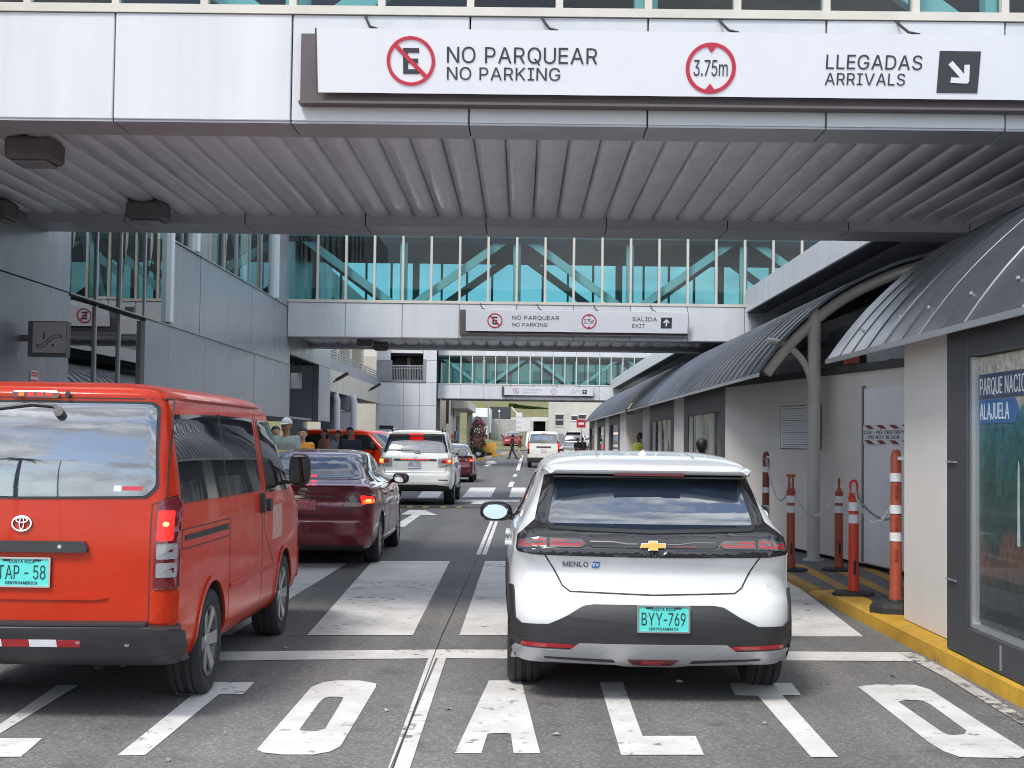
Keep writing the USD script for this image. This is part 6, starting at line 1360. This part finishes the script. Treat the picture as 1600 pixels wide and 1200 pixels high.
# pink flowering shrub and green bush
def shrub(name, label, c, r, hgt, cols, n, seed, cat="shrub"):
    g = np.random.default_rng(seed); t = thing(name, label, cat, c)
    part(t, "stem", join(*[tube([(0, 0, -.1), (.1 * math.cos(a), .1 * math.sin(a), hgt * .3), (r * .6 * math.cos(a), r * .6 * math.sin(a), hgt * .75)], (.03, .024, .01), 5) for a in np.linspace(0, 6.28, 6)[:-1] + .3]), mat("bark", (.10, .075, .05), .9))
    for nm, col, m_ in cols:
        P = g.normal(size=(n, 3)); P /= np.linalg.norm(P, axis=1, keepdims=True); P *= (g.uniform(.35, 1, (n, 1))) ** .5
        P *= 1 + .35 * (meshkit.noise(P * 2.3 + seed, seed)[:, None] - .5); P = P * [r, r, hgt / 2] + [0, 0, hgt * .55]
        P = P[meshkit.noise(P * 1.9 / r + 7, seed + len(nm)) > .36]
        k = len(P); A = g.normal(size=(k, 3)); A /= np.linalg.norm(A, axis=1, keepdims=True); B = np.cross(A, g.normal(size=(k, 3))); B /= np.linalg.norm(B, axis=1, keepdims=True)
        s = g.uniform(.05, .10, (k, 1)); v = np.stack([P - A * s, P + B * s * .55, P + A * s, P - B * s * .55], 1).reshape(-1, 3); i = np.arange(k)[:, None] * 4
        part(t, nm, (v, np.vstack([i + [0, 1, 2], i + [0, 2, 3]])), m_, kind="stuff")
    return t
def leafm(name, c):
    if name in _mats: return _mats[name]
    _mats[name] = usdkit.material(stage, f"/World/Looks/{name}", {"g": ("geometry", {}), "n": ("noise_texture", {"scale": 3.0, "detail": 4.0}), "r": ("rgb_ramp", {"ramp": [(.3, tuple(np.array(c) * .55)), (.7, tuple(np.array(c) * 1.4))]}),
        "d": ("diffuse_bsdf", {}), "t": ("translucent_bsdf", {}), "m": ("mix_closure", {"fac": .3})}, [("g.position", "n.vector"), ("n.fac", "r.fac"), ("r.color", "d.color"), ("r.color", "t.color"), ("d.BSDF", "m.closure1"), ("t.BSDF", "m.closure2")], surface="m.closure")
    return _mats[name]
shrub("flowering_shrub", "tall shrub covered in pink flowers beside the concrete building", (wl(747, 104), 104, g0(104)), .62, 2.9, [("leaves", 0, leafm("leaf_green", (.06, .11, .03))), ("flowers", 0, leafm("flower_pink", (.48, .15, .25)))], 1500, 5)
shrub("green_bush", "low green bush at the foot of the pink flowering shrub", (wl(744, 100), 100, g0(100)), .55, 1.0, [("leaves", 0, leafm("leaf_bright", (.09, .15, .03)))], 900, 6)
pt = thing("planter", "dark round planter by the green bush", "planter", (wl(753, 101), 101, g0(101))); part(pt, "tub", rev([(0, 0), (.28, 0), (.34, .5), (.30, .5), (.28, .45), (0, .45)], 16), SEAL); part(pt, "soil", cyl(.27, .40, .455, 14), CONC)
ob = thing("traffic_barrier", "yellow orange plastic barrier beside the planter", "barrier", (wl(765, 106), 106, g0(106)))
part(ob, "shell", hull([(x, y, z) for x, y, z in ((-.55, -.25, 0), (.55, -.25, 0), (-.55, .25, 0), (.55, .25, 0), (-.5, -.1, .95), (.5, -.1, .95), (-.5, .1, .95), (.5, .1, .95))]), mat("barrier_orange", (.55, .28, .03), .5, var=.06)); part(ob, "notch", bx(-.2, .2, -.262, -.2, .05, .2), SEAL)
kb = thing("far_kerb", kind="structure")
for i in range(8):
    a, b = at(742 + 8.5 * i, 0, 88 + 3 * i), at(742 + 8.5 * (i + 1), 0, 91 + 3 * i)
    za = g0(88 + 3 * i)
    part(kb, "kerb_stone", hull([(p[0] + dx, p[1], za + z) for p in (a, b) for dx in (-.12, .12) for z in (-.1, .18)]), KERBY if i % 3 else CREAM)
part(None, "far_verge", sheet(-6.5, -3.2, [84, 92, 100, 115, 130], .01), CONC, kind="structure")
# grass bank, grey wall, billboard, lamp post
def bankmesh(x0, x1, y0, y1, f_, nx=26, ny=12):
    xs, ys = np.linspace(x0, x1, nx), np.linspace(y0, y1, ny); v = np.array([[x, y, f_(x, y) + .12 * meshkit.noise(np.array([x * .9, y * .6, 0.]), 3)] for y in ys for x in xs]); f = []
    for i in range(ny - 1):
        for j in range(nx - 1): a = i * nx + j; f += [[a, a+1, a+nx+1], [a, a+nx+1, a+nx]]
    return v, np.array(f)
part(None, "grass_bank", bankmesh(-26, wl(822, 150), 118, 172, lambda x, y: g0(y) + .02 + .30 * max(0, -3.2 - x + (y - 118) * .05) * min(1, (y - 118) / 20)), GRASS, smooth=True, kind="structure")
part(None, "grass_hill", bankmesh(-30, 40, 205, 250, lambda x, y: g0(y) - .3 + 1.4 * min(1, (y - 205) / 12) + max(0, -x * .06)), GRASS, smooth=True, kind="structure")
gw = thing("grey_wall", "low grey concrete wall on the grass bank below the dark billboard", "wall")
for i in range(7):
    a = wl(766 + 5.8 * i, 142)
    part(gw, "wall_panel", cbx(a + .005, wl(771.8 + 5.8 * i, 142) - .005, 142, 142.25, g0(142) - .5, zl(655, 142), .02), CONC)
bb = thing("billboard", "dark blank billboard above the grey wall", "billboard")
part(bb, "board", cbx(wl(764, 150), wl(798, 150), 150, 150.3, zl(655, 150), zl(636, 150), .03), mat("billboard_dark", (.035, .038, .042), .6, var=.1))
for px in (769, 792): part(bb, "leg", bx(wl(px, 150) - .1, wl(px, 150) + .1, 150.31, 150.5, g0(150), zl(640, 150)), MULG)
lp = thing("lamp_post", "tall dark lamp post in front of the billboard", "lamp post", (wl(763, 132), 132, g0(132) - .1))
part(lp, "pole", cyl(.09, 0, 9.5, 10, .06), MULG, smooth=40); part(lp, "arm", bar((0, 0, 9.4), (1.3, 0, 9.7), .07), MULG); part(lp, "lamp_head", cbx(1.0, 1.7, -.12, .12, 9.65, 9.8, .03), MULG); part(lp, "foot", cyl(.2, 0, .25, 10), MULG)
lp2 = thing("lamp_post", "thin lamp post between the billboard and the white notice", "lamp post", (wl(780, 138), 138, g0(138) - .1))
part(lp2, "pole", cyl(.05, 0, 3.2, 8), MULG, smooth=40); part(lp2, "cap", cyl(.12, 3.2, 3.4, 8, .05), FARW)
ws = thing("white_sign", "white upright notice board at the roadside before the tunnel", "sign", (wl(811, 146), 146, g0(146)))
part(ws, "board", cbx(-.32, .32, -.05, .05, .9, 2.9, .02), FARW); part(ws, "post", bx(-.05, .05, -.04, .04, -.1, .9), MULG)
for z in (1.25, 1.75, 2.3): part(ws, "print_block", bx(-.24, .24, -.056, -.051, z, z + .24), SIGNF)
wv = thing("white_lorry", "white lorry box standing behind the pink flowering shrub", "lorry", (wl(750, 140), 140, g0(140)))
part(wv, "box", cbx(-1.1, 1.1, -1.5, 4, .9, 3.4, .06), FARW); part(wv, "cab", hull([(x, y, z) for x in (-1, 1) for y, z in ((-3.4, .7), (-3.5, 1.6), (-3.0, 2.6), (-1.6, 2.7), (-1.6, .7))]), FARW); part(wv, "windscreen", hull([(x, y, z) for x in (-.9, .9) for y, z in ((-3.52, 1.62), (-3.06, 2.5), (-3.0, 1.62))]), GLAZ)
for x in (-.95, .95):
    for y in (-2.6, 2.8): part(wv, "wheel", move(xaxis(cyl(.45, -.14, .14, 18)), (x, y, .45)), TYRE)
part(wv, "red_panel", bx(.2, .9, -1.52, -1.49, 1.5, 2.2), SIGNR)
ba = thing("barrier_arm", "raised white barrier arm in front of the grass hill", "barrier", (wl(829, 150), 150, g0(150)))
part(ba, "cabinet", cbx(-.2, .2, -.2, .2, 0, 1.1, .03), FARW); part(ba, "arm", bar((0, -.25, 1.0), (wl(799, 150) - wl(829, 150), -.25, zl(636, 150) - g0(150)), .1, .14), FARW); part(ba, "hinge", cyl(.12, 1.0, 1.15, 10), MULG)
hd = np.random.default_rng(4)
hg = thing("hedge", "dark clipped hedge along the top of the grass hill", "hedge")
n = 5200; P = np.column_stack([hd.uniform(wl(795, 215), wl(866, 215), n), hd.uniform(214.5, 216, n), hd.uniform(0, 1, n)]); zt__ = np.interp(P[:, 0], [wl(795, 215), wl(866, 215)], [zl(633, 215), zl(640, 215)]); P[:, 2] = zt__ - P[:, 2] * .9 + .25 * meshkit.noise(P * .8, 2)
A = hd.normal(size=(n, 3)); A /= np.linalg.norm(A, axis=1, keepdims=True); B = np.cross(A, hd.normal(size=(n, 3))); B /= np.linalg.norm(B, axis=1, keepdims=True); i = np.arange(n)[:, None] * 4
part(hg, "leaves", (np.stack([P - A * .16, P + B * .1, P + A * .16, P - B * .1], 1).reshape(-1, 3), np.vstack([i + [0, 1, 2], i + [0, 2, 3]])), leafm("leaf_dark", (.045, .075, .025)), kind="stuff")
part(hg, "stems", join(*[bar((x, 215.2, np.interp(x, [wl(795, 215), wl(866, 215)], [zl(633, 215), zl(640, 215)]) - 1.4), (x, 215.2, np.interp(x, [wl(795, 215), wl(866, 215)], [zl(633, 215), zl(640, 215)]) - .1), .08) for x in np.linspace(wl(797, 215), wl(864, 215), 16)]), mat("bark", (.10, .075, .05), .9), kind="stuff")
# cream building with the dark tunnel mouth
fb = thing("far_building", "long cream building closing the view beyond the grass hill", "building")
for i in range(12):
    a = -40 + 7 * i
    part(fb, "wall_bay", cbx(a + .02, a + 6.98, 262, 263, 2, zl(621, 262) + 14, .05), CONCW)
part(fb, "roof", bx(-40, 44, 262, 275, zl(621, 262) + 14, zl(621, 262) + 14.6), PANELG)
for i in range(9): part(fb, "window", bx(-38 + 8 * i, -34 + 8 * i, 261.9, 262.05, zl(621, 262) + 3, zl(621, 262) + 5), GLAZ)
tn = thing("tunnel_mouth", "white framed dark opening at the top of the far road", "building")
zr = g0(172)
part(tn, "lintel", cbx(wl(831, 172), wl(855, 172), 172, 173, zl(658, 172), zl(652, 172), .05), FARW)
part(tn, "side_wall", cbx(wl(829, 172), wl(833.5, 172), 172, 178, zr - .3, zl(658, 172), .03), CONCW); part(tn, "side_wall", cbx(wl(852.5, 172), wl(857, 172), 172, 178, zr - .3, zl(658, 172), .03), CONCW)
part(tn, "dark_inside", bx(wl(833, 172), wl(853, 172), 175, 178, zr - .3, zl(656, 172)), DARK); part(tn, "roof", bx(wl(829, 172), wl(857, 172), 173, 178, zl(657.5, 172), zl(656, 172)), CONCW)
rw = thing("retaining_wall", "pale retaining wall with dark louvred openings right of the tunnel", "wall")
part(rw, "wall", cbx(wl(857, 168), wl(960, 168), 168, 168.6, g0(168) - .5, zl(624, 168), .05), CONCW)
for a, b, c, d in ((868, 880, 648, 655), (868, 880, 657, 665), (893, 902, 650, 656), (904, 915, 648, 654)):
    part(rw, "louvre", bx(wl(a, 168), wl(b, 168), 167.93, 168.1, zl(d, 168, 880), zl(c, 168, 880)), SEAL)
    part(rw, "louvre_frame", join(bx(wl(a, 168) - .1, wl(b, 168) + .1, 167.9, 167.99, zl(d, 168, 880) - .12, zl(d, 168, 880) - .003), bx(wl(a, 168) - .1, wl(b, 168) + .1, 167.9, 167.99, zl(c, 168, 880) + .003, zl(c, 168, 880) + .1)), FARW)
gr = thing("guard_rail", "low white guard rail along the far right kerb", "guard rail")
for i in range(4): part(gr, "rail_beam", bar((wl(884 + 9 * i, 128), 128, g0(128) + .7), (wl(893 + 9 * i, 128) - .02, 128, g0(128) + .7), .06, .34), FARW)
for px in (885, 900, 917): part(gr, "rail_post", bx(wl(px, 128) - .05, wl(px, 128) + .05, 128.04, 128.12, g0(128) - .1, g0(128) + .8), MULG)
st = thing("red_sign", "small red sign on a white post before the farthest kiosk's awning", "sign", (wl(908, 92), 92, g0(92)))
part(st, "post", cyl(.035, 0, 2.9, 8), FARW, smooth=40)
part(st, "plate", yneg(move(solid(rp([(-.30, 0), (.30, 0), (.30, .56), (-.30, .56)], .04), .02), (0, 2.35, .04))), SIGNR)
part(st, "white_mark", yneg(move(solid(rp([(-.18, .2), (.18, .2), (.18, .34), (-.18, .34)], .02), .004), (0, 2.35, .061))), LETW)
cn = thing("traffic_cone", "orange traffic cone beyond the white van's roof line", "cone", (wl(860, 110), 110, g0(110)))
part(cn, "cone", rev([(0, .05), (.17, .05), (.03, .75), (0, .75)], 14), OR1, smooth=40); part(cn, "foot", bx(-.22, .22, -.22, .22, 0, .05), OR1); part(cn, "band", rev([(.125, .30), (.095, .45), (.085, .45), (.115, .30)], 14), REFL)
for i, (px, Y) in enumerate(((884, 60),)):
    pass
# ---------------------------------------------------------------- behind the viewpoint: seen only mirrored in windows and paint
pal = thing("palm_tree", "tall palm mirrored in the orange van's rear window", "palm tree", (-19, -34, 0))
part(pal, "trunk", tube([(0, 0, 0), (.25, 0, 4), (.35, .1, 8), (.3, .2, 12.2)], (.34, .28, .24, .2), 10), mat("bark", (.10, .075, .05), .9), smooth=50)
pr = np.random.default_rng(11)
for k in range(15):
    a = 2 * math.pi * k / 15 + pr.uniform(-.15, .15); u = np.linspace(0, 1, 10); ln = pr.uniform(2.6, 3.4); dr_ = pr.uniform(1.4, 2.6)
    c = np.column_stack([.3 + ln * u * math.cos(a), .2 + ln * u * math.sin(a), 12.2 + 1.5 * u - dr_ * u ** 2]); s_ = np.array([-math.sin(a), math.cos(a), 0]); vs_, fs_ = [], []
    for i in range(9):
        for sg in (-1, 1):
            o = len(vs_); vs_ += [c[i], c[i + 1], c[i] + s_ * sg * .75 * math.sin(math.pi * (.12 + .85 * u[i])) + [.25 * math.cos(a), .25 * math.sin(a), -.35]]; fs_ += [[o, o + 1, o + 2]]
    part(pal, "frond", (np.array(vs_), np.array(fs_)), leafm("leaf_green", (.06, .11, .03)))
for i, (x, y, h, lb) in enumerate(((-13, -30, 11, "street lamp mirrored left of the palm in the van's rear window"), (-24, -38, 10, "street lamp mirrored right of the palm in the van's rear window"))):
    q = thing("street_lamp", lb, "street lamp", (x, y, 0))
    part(q, "pole", cyl(.1, 0, h, 10, .06), MULG, smooth=40); part(q, "arm", bar((-1.0, 0, h), (1.0, 0, h + .1), .07), MULG); part(q, "lamp_head", cbx(-1.5, -.8, -.12, .12, h, h + .12, .03), MULG); part(q, "lamp_head", cbx(.8, 1.5, -.12, .12, h + .05, h + .17, .03), MULG)
